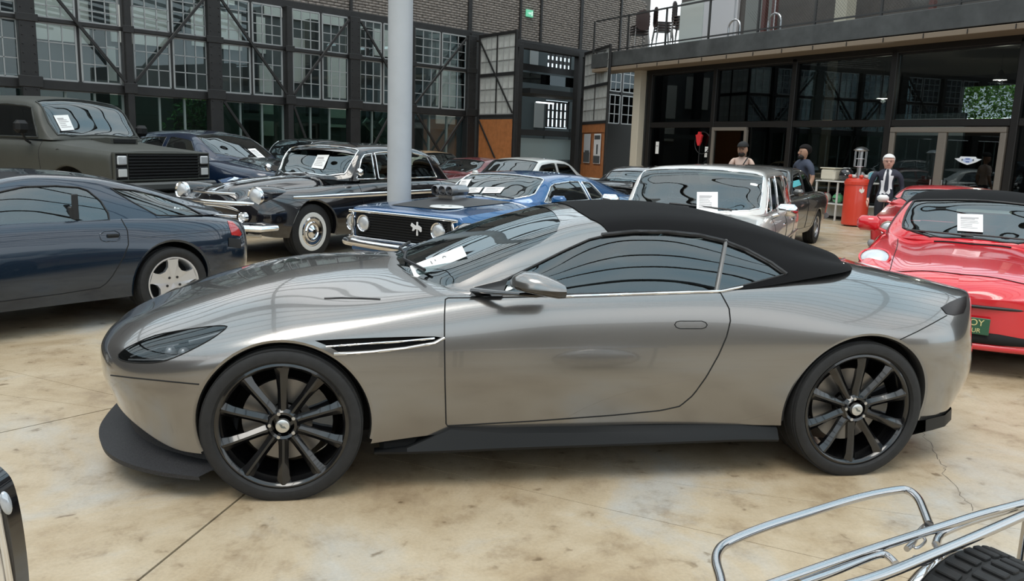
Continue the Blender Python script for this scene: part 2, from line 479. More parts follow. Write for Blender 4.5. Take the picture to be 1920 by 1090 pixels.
# ---- wheels
def tyre_mesh(R, rr, w, n=48, tread=True):
    b = w/2; s = R-rr
    pr = [(rr, -b*.80), (rr+s*.25, -b*.97), (rr+s*.6, -b), (R-s*.12, -b*.93), (R-.004, -b*.80)]
    if tread:
        for q in (-.5, -.17, .17, .5): pr += [(R, (q-.045)*w*.8), (R-.009, (q-.035)*w*.8), (R-.009, (q+.035)*w*.8), (R, (q+.045)*w*.8)]
    pr += [(R-.004, b*.80), (R-s*.12, b*.93), (rr+s*.6, b), (rr+s*.25, b*.97), (rr, b*.80), (rr-.012, b*.78), (rr-.012, -b*.78), (rr, -b*.80)]
    mb = MB(); mb.lathe(pr, n); return mb
MESH = {}
def shared(key, make):
    if key not in MESH: MESH[key] = make()
    return MESH[key]
def wheel(car, x, w, R, rr, wd, style, steer=0.0, z=None, name='wheel', rimm=None, rot0=0.0, sides=(-1, 1)):
    """outer face of the tyre at half width w"""
    for sd in sides:
        t = link('wheel', shared(('tyre', R, rr, wd), lambda: tyre_mesh(R, rr, wd, 72 if style == 'ten' else 36).mesh('tyre', 40)), RUBBER, car.root)
        t.location = (x, sd*(w-wd/2), z if z is not None else R-.008)
        t.rotation_euler = (0, rot0, (0 if sd < 0 else PI)+steer)          # outer face of the mesh at -y
        o = -wd/2
        def sub(nm, key, mk, m, ry=0.0):
            c = link(nm, shared(key, mk), m, t); c.rotation_euler = (0, ry, 0); return c
        if style == 'ten':
            def rim():
                mb = MB(); mb.lathe([(rr+.004, o+.028), (rr+.006, o+.016), (rr-.004, o+.013), (rr-.014, o+.020), (rr-.020, o+.034), (rr-.030, o+.09), (rr-.050, o+.16), (rr-.045, -o-.03), (rr-.01, -o-.02)], 72)
                mb.lathe([(.05, o+.035), (.062, o+.03), (.075, o+.045), (.08, o+.10), (.0, o+.10)], 36); return mb.mesh('rim')
            sub('rim', ('rim10', R, rr, wd), rim, mat('black_alloy', (.004, .004, .0045), .14, 0, coat=.6))
            def spoke():
                mb = MB(); r0, r1 = .050, rr-.012
                st = [(r0, .026, o+.042, .018), (r0+.05, .022, o+.040, .020), ((r0+r1)/2, .021, o+.030, .022), (r1-.04, .026, o+.020, .020), (r1, .034, o+.020, .014)]
                V = []; F = []
                for r, hw, y0, h in st:
                    V += [(r, y0+.035, -hw*.9), (r, y0+.012, -hw), (r, y0-.004, -.004), (r, y0-.004, .006), (r, y0+.014, hw), (r, y0+.035, hw*.9)]
                for i in range(len(st)-1):
                    for j in range(6): F.append((i*6+j, i*6+(j+1) % 6, i*6+6+(j+1) % 6, i*6+6+j))
                F += [tuple(range(6)), tuple(range(24, 30))[::-1]]
                mb.add(V, F); return mb.mesh('spoke', 15)
            for k in range(10): sub('spoke', ('spoke10', R, rr, wd), spoke, MATS['black_alloy'], PI/2-.03+2*PI*k/10)
            sub('centre_cap', ('cap10', wd), lambda: MB().lathe([(0, o+.020), (.026, o+.021), (.030, o+.024), (.033, o+.040), (0, o+.045)], 32).mesh('cap'), mat('cap_silver', (.62, .62, .60), .3, .9))
            sub('cap_emblem', ('capem', wd), lambda: MB().prism([(-.020, .003), (-.006, .006), (0, .002), (.006, .006), (.020, .003), (.008, -.004), (0, -.007), (-.008, -.004)], o+.0185, o+.0205).mesh('emblem'), mat('emblem_dark', (.12, .13, .12), .4), .6)
            for k in range(5):
                def bolt():
                    mb = MB(); mb.lathe([(0, o+.030), (.008, o+.030), (.0095, o+.034), (.0095, o+.06)], 10, c=(.057, 0, 0)); return mb.mesh('bolt')
                sub('wheel_bolt', ('bolt10', wd), bolt, STEEL, PI/2+.31+2*PI*k/5)
            sub('brake_disc', ('disc10', R, wd), lambda: MB().lathe([(.08, o+.125), (.19, o+.125), (.19, o+.155), (.08, o+.155)], 48).mesh('disc'), mat('disc_iron', (.30, .28, .26), .4, .9))
            def cal():
                mb = MB(); P = [(.125*math.cos(a), .125*math.sin(a)) for a in np.linspace(-.55, .55, 8)]+[(.215*math.cos(a), .215*math.sin(a)) for a in np.linspace(.55, -.55, 8)]
                mb.prism(P, o+.09, o+.19); return mb.mesh('caliper')
            sub('brake_caliper', ('cal10', wd), cal, GLOSSB, -.25)
        elif style == 'five':
            m = rimm or mat('silver_alloy', (.60, .61, .63), .32, .75, coat=.4)
            sub('rim', ('rim5', R, rr, wd), lambda: MB().lathe([(rr+.004, o+.022), (rr+.004, o+.010), (rr-.008, o+.010), (rr-.018, o+.022), (rr-.024, o+.06), (rr-.04, -o-.03), (rr, -o-.03)], 48).mesh('rim'), m)
            sub('wheel_well', ('rimb5', R, wd), lambda: MB().lathe([(0, o+.12), (rr-.03, o+.12)], 32).mesh('back'), LINER)
            def star():
                mb = MB(); out = []
                for k in range(5):
                    a = PI/2+2*PI*k/5; w0 = .24
                    out += [(rr-.012, a-w0), (rr-.012, a+w0), (rr*.84, a+.24), (rr*.66, a+.33), (rr*.57, a+PI/5), (rr*.66, a+2*PI/5-.33), (rr*.84, a+2*PI/5-.24)]
                P = [(r*math.cos(a), r*math.sin(a)) for r, a in out]; n = len(P)
                V = [(p[0], o+.016, p[1]) for p in P]+[(p[0], o+.05, p[1]) for p in P]+[(0, o+.030, 0)]
                mb.add(V, [(i, (i+1) % n, n+(i+1) % n, n+i) for i in range(n)]+[(i, 2*n, (i+1) % n) for i in range(n)]); return mb.mesh('star', 30)
            sub('spider', ('star5', R, wd), star, m)
            for k in range(5):
                def nut(): return MB().lathe([(0, o+.020), (.012, o+.020), (.012, o+.035)], 10, c=(.062, 0, 0)).mesh('nut')
                sub('wheel_nut', ('nut5', wd), nut, BLACK, PI/2+2*PI*k/5)
        elif style == 'white':
            sub('whitewall', ('ww', R, wd), lambda: MB().lathe([(rr+.004, o-.002), (rr+.03, o-.006), (rr+.062, o-.004), (rr+.066, o+.01), (rr, o+.01)], 40).mesh('ww'), mat('whitewall', (.72, .71, .68), .6))
            sub('hub_cap', ('hc', R, wd), lambda: MB().lathe([(0, o-.03), (.03, o-.03), (.045, o-.022), (.06, o-.008), (.09, o+.004), (.105, o-.010), (.125, o-.012), (.14, o+.004), (.155, o+.002), (rr-.02, o-.002), (rr+.004, o+.006), (rr, o+.03)], 40).mesh('hc', 25), CHROME)
        else:
            m = rimm or mat('grey_alloy', (.45, .45, .46), .35, .8)
            sub('rim', ('rimp', R, rr, wd), lambda: MB().lathe([(rr+.004, o+.02), (rr, o+.006), (rr-.02, o+.02), (rr-.03, o+.05), (rr*.6, o+.045), (rr*.35, o+.02), (0, o+.015)], 32).mesh('rim', 25), m)
            sub('rim_slots', ('slotp', R, wd), lambda: [mb := MB(), [mb.lathe([(0, o+.025), (rr*.16, o+.025)], 10, c=(rr*.72*math.cos(a), 0, rr*.72*math.sin(a))) for a in np.linspace(0, 2*PI, 8, endpoint=False)]][0].mesh('slots'), LINER)
def seat(car, x, y, z, m, h=.62, wd=.5, name='seat'):
    mb = MB(); mb.box((x, y, z), (.5, wd, .16), .05)
    M = TR((x+.25, y, z+.05), ry=.28); mb.box((0, 0, h/2), (.14, wd*.96, h), .05, M)
    M2 = TR((x+.25, y, z+.05), ry=.25); mb.box((0, 0, h+.11), (.10, wd*.5, .17), .04, M2)
    return mb.build(name, m, car.root)
def steering(car, x, y, z, r=.185, m=None):
    mb = MB(); M = TR((x, y, z), ry=-1.15); P = [(r*math.cos(a), r*math.sin(a), 0) for a in np.linspace(0, 2*PI, 28, endpoint=False)]
    mb.tube(P, .014, 6, closed=True, M=M); mb.lathe([(0, -.02), (.05, -.02), (.06, .02), (0, .03)], 12, axis='z', M=M)
    for a in (0, PI*.95, PI*1.5): mb.tube([(0, 0, 0), (r*math.cos(a+1.57), r*math.sin(a+1.57), 0)], .012, 6, M=M)
    mb.tube([(0, 0, 0), (0, 0, -.35)], .02, 6, M=M); return mb.build('steering_wheel', m or BLACK, car.root)
def sheet(name, car, corners, m=PAPER, th=.002, lines=5, parent=None, bars=True):
    """printed sheet from four corner points (tl, tr, br, bl), with lines of print"""
    c = [Vector(p) for p in corners]; n = (c[1]-c[0]).cross(c[3]-c[0]).normalized()
    if car is not None:
        eye = Vector(car.to_local(CAM_P))
    else: eye = Vector(CAM_P)
    if n.dot(eye-c[0]) < 0: n = -n
    mb = MB(); mb.add([p for p in c]+[p-n*th for p in c], [(0, 1, 2, 3), (7, 6, 5, 4), (0, 4, 5, 1), (1, 5, 6, 2), (2, 6, 7, 3), (3, 7, 4, 0)])
    o = mb.build(name, m, parent)
    if bars:
        ml = MB(); rnd = random.Random(len(name)+int(1000*abs(c[0].x)))
        def at(u, v): return (c[0]*(1-u)+c[1]*u)*(1-v)+(c[3]*(1-u)+c[2]*u)*v+n*.0012
        for i in range(lines):
            v = .18+.7*i/lines; hh = .05 if i else .09; e = rnd.uniform(.55, .88)
            ml.add([at(.12, v), at(e, v), at(e, v+hh), at(.12, v+hh)], [(0, 1, 2, 3)])
        ml.build('print', mat('grey_print', (.42, .40, .40), .8), o)
    return o
# ------------------------------------------------------------------ floor
def floor_mat():
    m = bpy.data.materials.new('concrete'); m.use_nodes = True; t = m.node_tree; b = t.nodes['Principled BSDF']; MATS['concrete'] = m
    tc = t.nodes.new('ShaderNodeTexCoord')
    def noise(sc, det, ro=.6, dist=0.0):
        n = t.nodes.new('ShaderNodeTexNoise'); n.inputs['Scale'].default_value = sc; n.inputs['Detail'].default_value = det; n.inputs['Roughness'].default_value = ro; n.inputs['Distortion'].default_value = dist
        t.links.new(tc.outputs['Object'], n.inputs['Vector']); return n
    def ramp(n, pts):
        r = t.nodes.new('ShaderNodeValToRGB'); e = r.color_ramp.elements
        while len(e) < len(pts): e.new(.5)
        for q, (p, c) in zip(e, pts): q.position = p; q.color = (*c, 1)
        t.links.new(n.outputs['Fac'], r.inputs['Fac']); return r
    a = ramp(noise(.9, 8, .62, .6), [(.31, (.27, .195, .125)), (.42, (.44, .34, .22)), (.54, (.53, .435, .31)), (.68, (.50, .475, .43))])
    c = ramp(noise(4.5, 9, .7), [(.30, (.52, .45, .38)), (.48, (.90, .88, .85)), (.65, (1, 1, 1))])
    s = ramp(noise(9.0, 3, .5, .3), [(.27, (.45, .40, .34)), (.34, (1, 1, 1))])
    d = ramp(noise(70, 5, .6), [(.2, (.80, .80, .80)), (.6, (1, 1, 1))])
    prev = a
    for k in (c, s, d):
        x = t.nodes.new('ShaderNodeMixRGB'); x.blend_type = 'MULTIPLY'; x.inputs[0].default_value = .85
        t.links.new(prev.outputs[0], x.inputs[1]); t.links.new(k.outputs[0], x.inputs[2]); prev = x
    t.links.new(prev.outputs[0], b.inputs['Base Color'])
    b.inputs['Roughness'].default_value = .42
    bp = t.nodes.new('ShaderNodeBump'); bp.inputs['Strength'].default_value = .12; bp.inputs['Distance'].default_value = .01
    t.links.new(noise(35, 6).outputs['Fac'], bp.inputs['Height']); t.links.new(bp.outputs['Normal'], b.inputs['Normal'])
    return m
def build_floor():
    fm = floor_mat()
    base = MB().box((10, 14, -.10), (90, 90, .16)).build('floor', mat('joint_dark', (.02, .018, .016), .9)); tag(base, kind='structure')
    L = [(px_on_z(455, 930), px_on_z(260, 1088), .011), (px_on_z(0, 812), px_on_z(200, 768), .010), (px_on_z(1180, 896), px_on_z(1740, 970), .003), (px_on_z(1700, 683), px_on_z(1900, 703), .006), (px_on_z(60, 706), px_on_z(190, 736), .004)]
    polys = [[(-25, -20), (45, -20), (45, 50), (-25, 50)]]
    def clip(P, a, n, off):
        out = []
        for i in range(len(P)):
            p, q = np.array(P[i]), np.array(P[(i+1) % len(P)]); dp, dq = (p-a)@n-off, (q-a)@n-off
            if dp >= 0: out.append(tuple(p))
            if dp*dq < 0: out.append(tuple(p+(q-p)*(dp/(dp-dq))))
        return out
    for i, (a, b, g) in enumerate(L):
        a, b = a[:2], b[:2]; d = (b-a)/np.linalg.norm(b-a); n = np.array([-d[1], d[0]]); nx = []
        for P in polys:
            for s in (1, -1):
                Q = clip(P, a, n*s, g/2)
                if len(Q) > 2: nx.append(Q)
        polys = nx
    for P in polys:
        n = len(P); mb = MB(); mb.prism(P, -.02, 0.0, 'z'); o = mb.build('floor_slab', fm, base, 20)
build_floor()
# crack in the slab by the rear wheel
def crack(pts, r=.0022):
    rnd = random.Random(3); P = [px_on_z(*p) for p in pts]; Q = []
    for a, b in zip(P[:-1], P[1:]):
        for k in range(6):
            p = a+(b-a)*k/6; Q.append((p[0]+rnd.uniform(-.012, .012), p[1]+rnd.uniform(-.012, .012), .0004))
    mb = MB(); V = []; F = []
    for i, p in enumerate(Q):
        w = r*rnd.uniform(.5, 1.4); V += [(p[0]-w, p[1], .0006), (p[0]+w, p[1], .0006)]
    F = [(2*i, 2*i+1, 2*i+3, 2*i+2) for i in range(len(Q)-1)]
    mb.add(V, F); return mb
o = crack([(1725, 805), (1745, 835), (1757, 860), (1770, 875), (1768, 890), (1790, 912), (1812, 940), (1830, 965)]).build('floor_crack', mat('crack_dark', (.16, .13, .10), .9), bpy.data.objects['floor'], None)
# ------------------------------------------------------------------ the hall: two glazed fronts, roof, far walls
IRON = mat('riveted_iron', (.011, .0105, .0105), .55, noise=.35, nscale=5, bump=.2)
MUNT = mat('window_bars', (.32, .33, .33), .5)
PANE = glass('hall_pane', (.72, .78, .78), 1.5)
BRICK = mat('brick_clay', (.21, .185, .165), .9, noise=.35, nscale=9)
MORTAR = mat('mortar', (.12, .11, .10), .95)
A1 = math.atan2(.57447, .81852)
S1 = np.array([.81852, .57447, 0]); N1 = np.array([.57447, -.81852, 0]); C1 = np.array([8.46, 26.96, 0])     # N1 points into the hall
S2 = np.array([-.34826, .93740, 0]); N2 = np.array([-.93740, -.34826, 0]); C2 = np.array([12.9, 15.0, 0])
M1 = Matrix(((S1[0], -N1[0], 0, C1[0]), (S1[1], -N1[1], 0, C1[1]), (0, 0, 1, 0), (0, 0, 0, 1)))              # x along wall, y away from hall, z up
M2 = Matrix(((S2[0], -N2[0], 0, C2[0]), (S2[1], -N2[1], 0, C2[1]), (0, 0, 1, 0), (0, 0, 0, 1)))
def w1(px, py): 
    P = px_on_plane(px, py, C1, N1)-C1; return float(P@S1), float(P[2])
def w2(px, py):
    P = px_on_plane(px, py, C2, N2)-C2; return float(P@S2), float(P[2])
def struct(name, mb, m, parent=None, M=None, sharp=30):
    o = mb.build(name, m, parent, sharp)
    if M is not None: o.matrix_world = M
    if parent is None: o['kind'] = 'structure'
    return o
BOXM = {}
def bx(name, size, c, m, parent, bv=0.0, ry=0.0, rz=0.0, rx=0.0):
    """box as its own object, mesh shared by size"""
    k = (tuple(round(q, 4) for q in size), m.name, bv)
    if k not in BOXM:
        me = MB().box((0, 0, 0), size, bv).mesh(name); me.materials.append(m); BOXM[k] = me
    o = bpy.data.objects.new(name, BOXM[k]); COL.objects.link(o); o.parent = parent; o.location = c; o.rotation_euler = (rx, ry, rz); return o
def grid_window(parent, x0, x1, z0, z1, nc, nr, y=0.0, bar=.022, frame=.04, barm=MUNT, pane=PANE, dep=.03):
    for i in range(nc+1):
        x = x0+(x1-x0)*i/nc; b = frame if i in (0, nc) else bar
        bx('glazing_bar', (b, dep, z1-z0), (x, y, (z0+z1)/2), barm, parent)
    for j in range(nr+1):
        z = z0+(z1-z0)*j/nr; b = frame if j in (0, nr) else bar
        bx('glazing_bar', (x1-x0, dep, b), ((x0+x1)/2, y, z), barm, parent)
    pw, ph = (x1-x0)/nc-bar, (z1-z0)/nr-bar
    for i in range(nc):
        for j in range(nr): bx('pane', (pw, .006, ph), (x0+(i+.5)*(x1-x0)/nc, y+.006, z0+(j+.5)*(z1-z0)/nr), pane, parent)

def build_left_wall():
    # wall body: lintel carrying the brick, columns as parts
    lin = MB(); lin.box((-10.5, .12, 5.17), (26, .22, .20), .01)
    wall = struct('wall_left', lin, IRON, None, M1)
    bx('sill_beam', (15.4, .22, .20), (-13.4, .06, 2.62), IRON, wall, .01)
    bx('mid_rail', (15.4, .10, .09), (-13.4, -.02, 4.0), IRON, wall, .01)
    cols = [(-20.8, 0), (-18.7, 1), (-16.6, 0), (-14.5, 1), (-12.4, 0), (-10.3, 1), (-8.2, 0), (-5.75, 1)]
    rv = MB().ball((0, 0, 0), .018, 6, 4).mesh('rivet'); rv.materials.append(IRON)
    for x, major in cols:
        w = .34 if major else .16
        c = bx('column', (w, .26, 5.1), (x, -.03, 2.55), IRON, wall, .01)
        bx('gusset', (w+.14, .03, .24), (x, -.17, 2.66), IRON, wall, .01)
        bx('gusset', (w+.10, .03, .16), (x, -.165, 4.0), IRON, wall, .01)
        if major:
            k = MB()
            for z in np.arange(2.3, 5.0, .19):
                for dx in (-.11, .11): k.ball((x+dx, -.165, z), .016, 6, 4)
            r = k.build('rivets', IRON, wall); r['kind'] = 'stuff'
    # diagonal braces, above and below the sill beam
    dg = [(-18.5, 5.0, -16.7, 2.8), (-16.5, 2.8, -14.7, 5.0), (-14.3, 5.0, -12.5, 2.8), (-12.3, 2.8, -10.5, 5.0), (-10.1, 5.0, -8.3, 2.8), (-8.1, 2.8, -6.0, 5.0), (-14.3, 2.5, -12.6, .2), (-12.3, 2.5, -11.4, .3), (-10.4, .3, -9.0, 2.5), (-8.0, 2.5, -6.2, .3), (-6.1, 2.5, -7.9, .3)]
    for a, za, b, zb_ in dg:
        L = math.hypot(b-a, zb_-za); bx('brace', (L, .05, .07), ((a+b)/2, -.13, (za+zb_)/2), IRON, wall, .008, ry=-math.atan2(zb_-za, b-a))
    k = 1
    for (a, _), (b, _) in zip(cols[:-1], cols[1:]):
        m = (a+b)/2
        w = MB().box((m, .03, 3.36), (.07, .06, 1.3), .006); w.box((m, .03, 4.58), (.07, .06, 1.1), .006)
        o = struct('window_%d' % k, w, IRON, None, M1); k += 1
        for x0, x1, nc in ((a+.17, m-.05, 3), (m+.05, b-.17, 3)):
            grid_window(o, x0, x1, 2.74, 3.94, nc, 3); grid_window(o, x0, x1, 4.06, 5.06, nc, 4)
    # glazed base below the sill beam
    gb = glass('green_glass', (.30, .42, .38), 1.5)
    for (a, _), (b, _) in zip(cols[:-1], cols[1:]):
        w = MB().box(((a+b)/2, .10, .25), (b-a-.2, .08, .5), .01); o = struct('window_%d' % k, w, mat('plinth_dark', (.05, .055, .052), .6), None, M1); k += 1
        for i in range(4): bx('mullion', (.05, .07, 2.0), (a+.12+(b-a-.24)*i/3, .10, 1.5), mat('mullion_green', (.16, .20, .19), .5), o)
        for i in range(3): bx('pane', ((b-a-.24)/3-.05, .01, 2.0), (a+.12+(b-a-.24)*(i+.5)/3, .11, 1.5), PANE if a > -9 else gb, o)
    # window bay past the open gate
    w = MB().box((2.5, .03, 3.9), (.10, .08, 2.6), .006); o = struct('window_%d' % k, w, IRON, None, M1); k += 1
    for x0, x1 in ((1.45, 2.42), (2.58, 3.9)):
        grid_window(o, x0, x1, 2.65, 3.75, 3, 3, bar=.03, barm=mat('pale_bars', (.45, .47, .48), .5)); grid_window(o, x0, x1, 3.9, 4.95, 3, 3, bar=.03, barm=mat('pale_bars', (.45, .47, .48), .5))
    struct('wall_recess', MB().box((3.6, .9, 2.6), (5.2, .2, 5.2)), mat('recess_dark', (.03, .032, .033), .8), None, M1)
    # brick band
    bw = struct('wall_brick', MB().box((-8.9, .20, 6.75), (26.4, .14, 2.96)), MORTAR, None, M1)
    b = MB(); rnd = random.Random(5); r = 0; z = 5.31
    while z < 7.6:
        x = -13.2+(.12 if r % 2 else 0)
        while x < 4.0:
            b.box((x, .118-rnd.uniform(0, .008), z), (.222, .03, .066)); x += .236
        z += .079; r += 1
    o = b.build('bricks', BRICK, bw, None); o['kind'] = 'stuff'
    for x in (-10.3, -8.2, -5.7, -3.35, -2.3, -.1, 2.3): bx('brick_post', (.16 if x in (-5.7, -.1) else .09, .10, 2.3), (x, .09, 6.4), IRON, bw, .01)
    # gateway: posts and lintel, with two open leaves
    gw = struct('door_1', MB().box((-2.4, .10, 5.10), (6.6, .26, .22), .01), IRON, None, M1)
    for x in (-3.35, -.15, 1.25): bx('gate_post', (.22, .24, 5.1), (x, .08, 2.55), IRON, gw, .01)
    leafm = mat('dusty_pane', (.40, .41, .39), .3, noise=.25, nscale=3)
    oak = mat('plywood_orange', (.36, .135, .045), .45, noise=.22, nscale=6, coat=.2)
    def leaf(h, e, dn, posters):
        """gate leaf from hinge h to free edge e (plan points)"""
        h, e = np.array(h), np.array(e); L = np.linalg.norm(e-h); a = math.atan2(e[1]-h[1], e[0]-h[0])
        o = struct('door_%d' % dn, MB().box((L/2, 0, 5.10), (L, .07, .10), .01), IRON); o.location = (h[0], h[1], 0); o.rotation_euler = (0, 0, a)
        for x in (.05, L-.05): bx('stile', (.10, .07, 5.05), (x, 0, 2.55), IRON, o, .008)
        bx('stile', (.06, .06, 2.4), (L/2, 0, 3.85), IRON, o)
        for z in (2.55, 3.85): bx('rail', (L, .06, .10), (L/2, 0, z), IRON, o)
        for x0, x1 in ((.10, L/2-.03), (L/2+.03, L-.10)):
            grid_window(o, x0, x1, 2.62, 3.80, 3, 3, y=0, bar=.018, pane=leafm, barm=mat('thin_bars', (.30, .30, .29), .6)); grid_window(o, x0, x1, 3.90, 5.05, 3, 3, y=0, bar=.018, pane=leafm, barm=mat('thin_bars'))
        if not posters: bx('wood_panel', (L-.2, .03, 2.4), (L/2, 0, 1.25), oak, o)
        else:
            bx('wood_panel', (L-.2, .03, .95), (L/2, 0, .55), oak, o); bx('wood_panel', (L-.2, .03, .30), (L/2, 0, 2.35), oak, o)
            bx('wood_panel', (L-.2, .02, 1.2), (L/2, .02, 1.6), oak, o)
        if posters: return o, L
        bx('brace', (math.hypot(L-.2, 2.3), .03, .05), (L/2, -.05, 3.8), IRON, o, 0, ry=math.atan2(2.3, L-.2))
        bx('brace', (math.hypot(L-.2, 2.3), .03, .05), (L/2, -.05, 1.3), IRON, o, 0, ry=math.atan2(2.3, L-.2))
        return o, L
    hA = C1+S1*(-5.45)+N1*.15; eA = px_on_z(971, 57, 5.12); hB = C1+S1*(-.05)+N1*.15; eB = px_on_z(1146, 84, 5.12)
    leaf(hA[:2], eA[:2], 2, False); ob, L = leaf(hB[:2], eB[:2], 3, True)
    grey = mat('poster_grey', (.42, .44, .46), .6); dk = mat('poster_dark', (.06, .065, .07), .6); wt = mat('poster_white', (.66, .67, .68), .6)
    for k, (x, lab) in enumerate(((L*.29, 'grey landscape poster pinned beside the red-brown gate panel'), (L*.70, 'white and black photo poster pinned beside the grey landscape poster'))):
        t = thing('poster', lab, 'poster'); t.matrix_world = Matrix.Translation(ob.location) @ Matrix.Rotation(ob.rotation_euler.z, 4, 'Z') @ Matrix.Translation((x, -.03, 1.62))
        bx('sheet', (.74, .012, 1.06), (0, 0, 0), grey if k == 0 else wt, t)
        if k == 0:
            bx('picture_band', (.72, .004, .36), (0, -.009, -.32), dk, t); bx('picture_band', (.5, .004, .10), (.05, -.012, -.12), dk, t)
        else:
            bx('picture_band', (.70, .004, .26), (0, -.009, -.38), dk, t); bx('picture_band', (.62, .004, .14), (0, -.009, .40), dk, t); bx('picture_band', (.16, .004, .34), (.02, -.009, -.02), dk, t)
    # exit sign
    s, z = w1(995, 25); t = thing('exit_sign', 'green illuminated exit sign on the brick wall above the gateway', 'sign'); t.matrix_world = M1 @ Matrix.Translation((s, .06, z))
    bx('housing', (.34, .06, .24), (0, 0, 0), mat('sign_green', (.16, .55, .34), .4, emit=(.18, .75, .45), es=.35), t, .01)
    wt2 = mat('sign_white', (.85, .9, .87), .5, emit=(.8, 1, .9), es=.4)
    MB().prism([(-.10, -.012), (-.02, -.012), (-.02, -.05), (.05, 0), (-.02, .05), (-.02, .012), (-.10, .012)], -.036, -.032).build('arrow', wt2, t); bx('door_symbol', (.05, .004, .14), (.10, -.034, 0), wt2, t)
    return wall
build_left_wall()

def build_back_rooms():
    """what shows through the panes and the gateway: a second hall"""
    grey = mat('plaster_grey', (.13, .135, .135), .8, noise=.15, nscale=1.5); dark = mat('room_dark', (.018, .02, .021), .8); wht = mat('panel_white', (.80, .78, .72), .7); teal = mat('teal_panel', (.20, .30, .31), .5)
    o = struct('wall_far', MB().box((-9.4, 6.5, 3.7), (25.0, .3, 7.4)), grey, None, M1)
    rnd = random.Random(11)
    for x, z, w, h in ((-19.3, 4.9, 2.6, .9), (-16.0, 4.8, 1.5, 1.2), (-13.6, 4.9, 2.2, 1.1), (-10.9, 5.1, 2.6, 1.2), (-12.2, 6.3, 3.0, .7), (-8.0, 6.2, 3.2, .8), (-5.2, 5.4, 2.2, 1.0), (-4.4, 6.5, 3.0, .5), (-8.2, 4.4, 1.2, 1.5), (-18, 3.2, .5, 2.2), (-14.8, 3.0, .4, 2.4), (-9.6, 2.9, .5, 2.4), (-6.3, 3.4, 1.6, 2.6), (-3.6, 4.3, 1.2, 2.2), (-1.2, 3.6, 1.3, 2.6), (1.2, 3.9, 1.5, 2.2)): bx('wall_panel', (w, .06, h), (x, 6.3, z), wht, o)
    for z in (2.3, 3.0): bx('gallery_band', (22.0, .3, .22), (-9.4, 5.2, z), mat('gallery_grey', (.10, .11, .11), .6), o)
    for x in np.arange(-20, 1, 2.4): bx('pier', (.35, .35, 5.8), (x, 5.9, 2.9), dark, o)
    # back of the gateway: mezzanine, counter, two barred windows to the sky (laid out from what shows through the opening)
    def at(px, py, y):
        q = C1-N1*y; P = px_on_plane(px, py, q, N1)-q; return float(P@S1), float(P[2])
    def rect(nm, x0, y0, x1, y1, dep, th_, m, par):
        s0, z1 = at(x0, y0, dep); s1, z0 = at(x1, y1, dep); return bx(nm, (abs(s1-s0), th_, abs(z1-z0)), ((s0+s1)/2, dep, (z0+z1)/2), m, par)
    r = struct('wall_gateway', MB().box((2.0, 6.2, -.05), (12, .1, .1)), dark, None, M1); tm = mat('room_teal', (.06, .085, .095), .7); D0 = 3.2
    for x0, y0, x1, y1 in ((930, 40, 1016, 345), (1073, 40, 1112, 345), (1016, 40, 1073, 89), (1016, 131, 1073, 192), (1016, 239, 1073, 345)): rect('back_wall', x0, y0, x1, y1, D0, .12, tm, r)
    rect('door_leaf', 995, 84, 1008, 132, D0-.1, .05, mat('door_pale', (.33, .37, .38), .5), r); rect('door_leaf', 1003, 192, 1018, 240, D0-.1, .05, mat('door_pale'), r)
    for y0, y1 in ((89, 131), (192, 239)):
        for px in np.linspace(1017, 1071, 8): rect('window_bar', px-.9, y0, px+.9, y1, D0, .05, BLACK, r)
        for py in np.linspace(y0, y1, 4): rect('window_bar', 1016, py-.8, 1072, py+.8, D0, .05, BLACK, r)
    rect('mezzanine_slab', 965, 166, 1085, 187, 1.3, 1.6, dark, r); rect('balustrade_glass', 965, 133, 1085, 166, .9, .02, glass('teal_glass', (.22, .42, .46), 1.6), r); rect('handrail', 965, 129, 1085, 133, .9, .06, BLACK, r)
    rect('counter', 965, 242, 1085, 258, 1.1, .5, dark, r); rect('counter_front', 965, 258, 1085, 300, 1.0, .06, mat('counter_pale', (.24, .31, .32), .5), r)
    bx('side_partition', (.12, 3.0, 5.4), (-3.4, 1.7, 2.7), dark, r)
    s0, z0 = at(1022, 193, 2.0); l = MB().box((s0, 2.0, z0), (1.0, .07, .05)).build('ceiling_light', mat('tube_light', (.9, .95, 1), .5, emit=(.9, .97, 1), es=2.5)); l.matrix_world = M1
    tag(l, 'thin tube light under the mezzanine inside the gateway', 'light')
    # staircase seen through the panes right of the pillar
    st = thing('staircase', 'grey steel staircase behind the glazed wall beside the gateway', 'stairs'); st.matrix_world = M1 @ Matrix.Translation((-7.0, 1.6, 0))
    for dy in (0, .9): bx('stringer', (3.0, .06, .24), (0, dy, 1.3), mat('stair_grey', (.48, .48, .47), .5), st, 0, ry=math.radians(42))
    for k in range(9): bx('tread', (.26, .86, .04), (-1.0+.25*k, .45, 2.25-.225*k), mat('tread_dark', (.12, .12, .12), .6), st)
build_back_rooms()

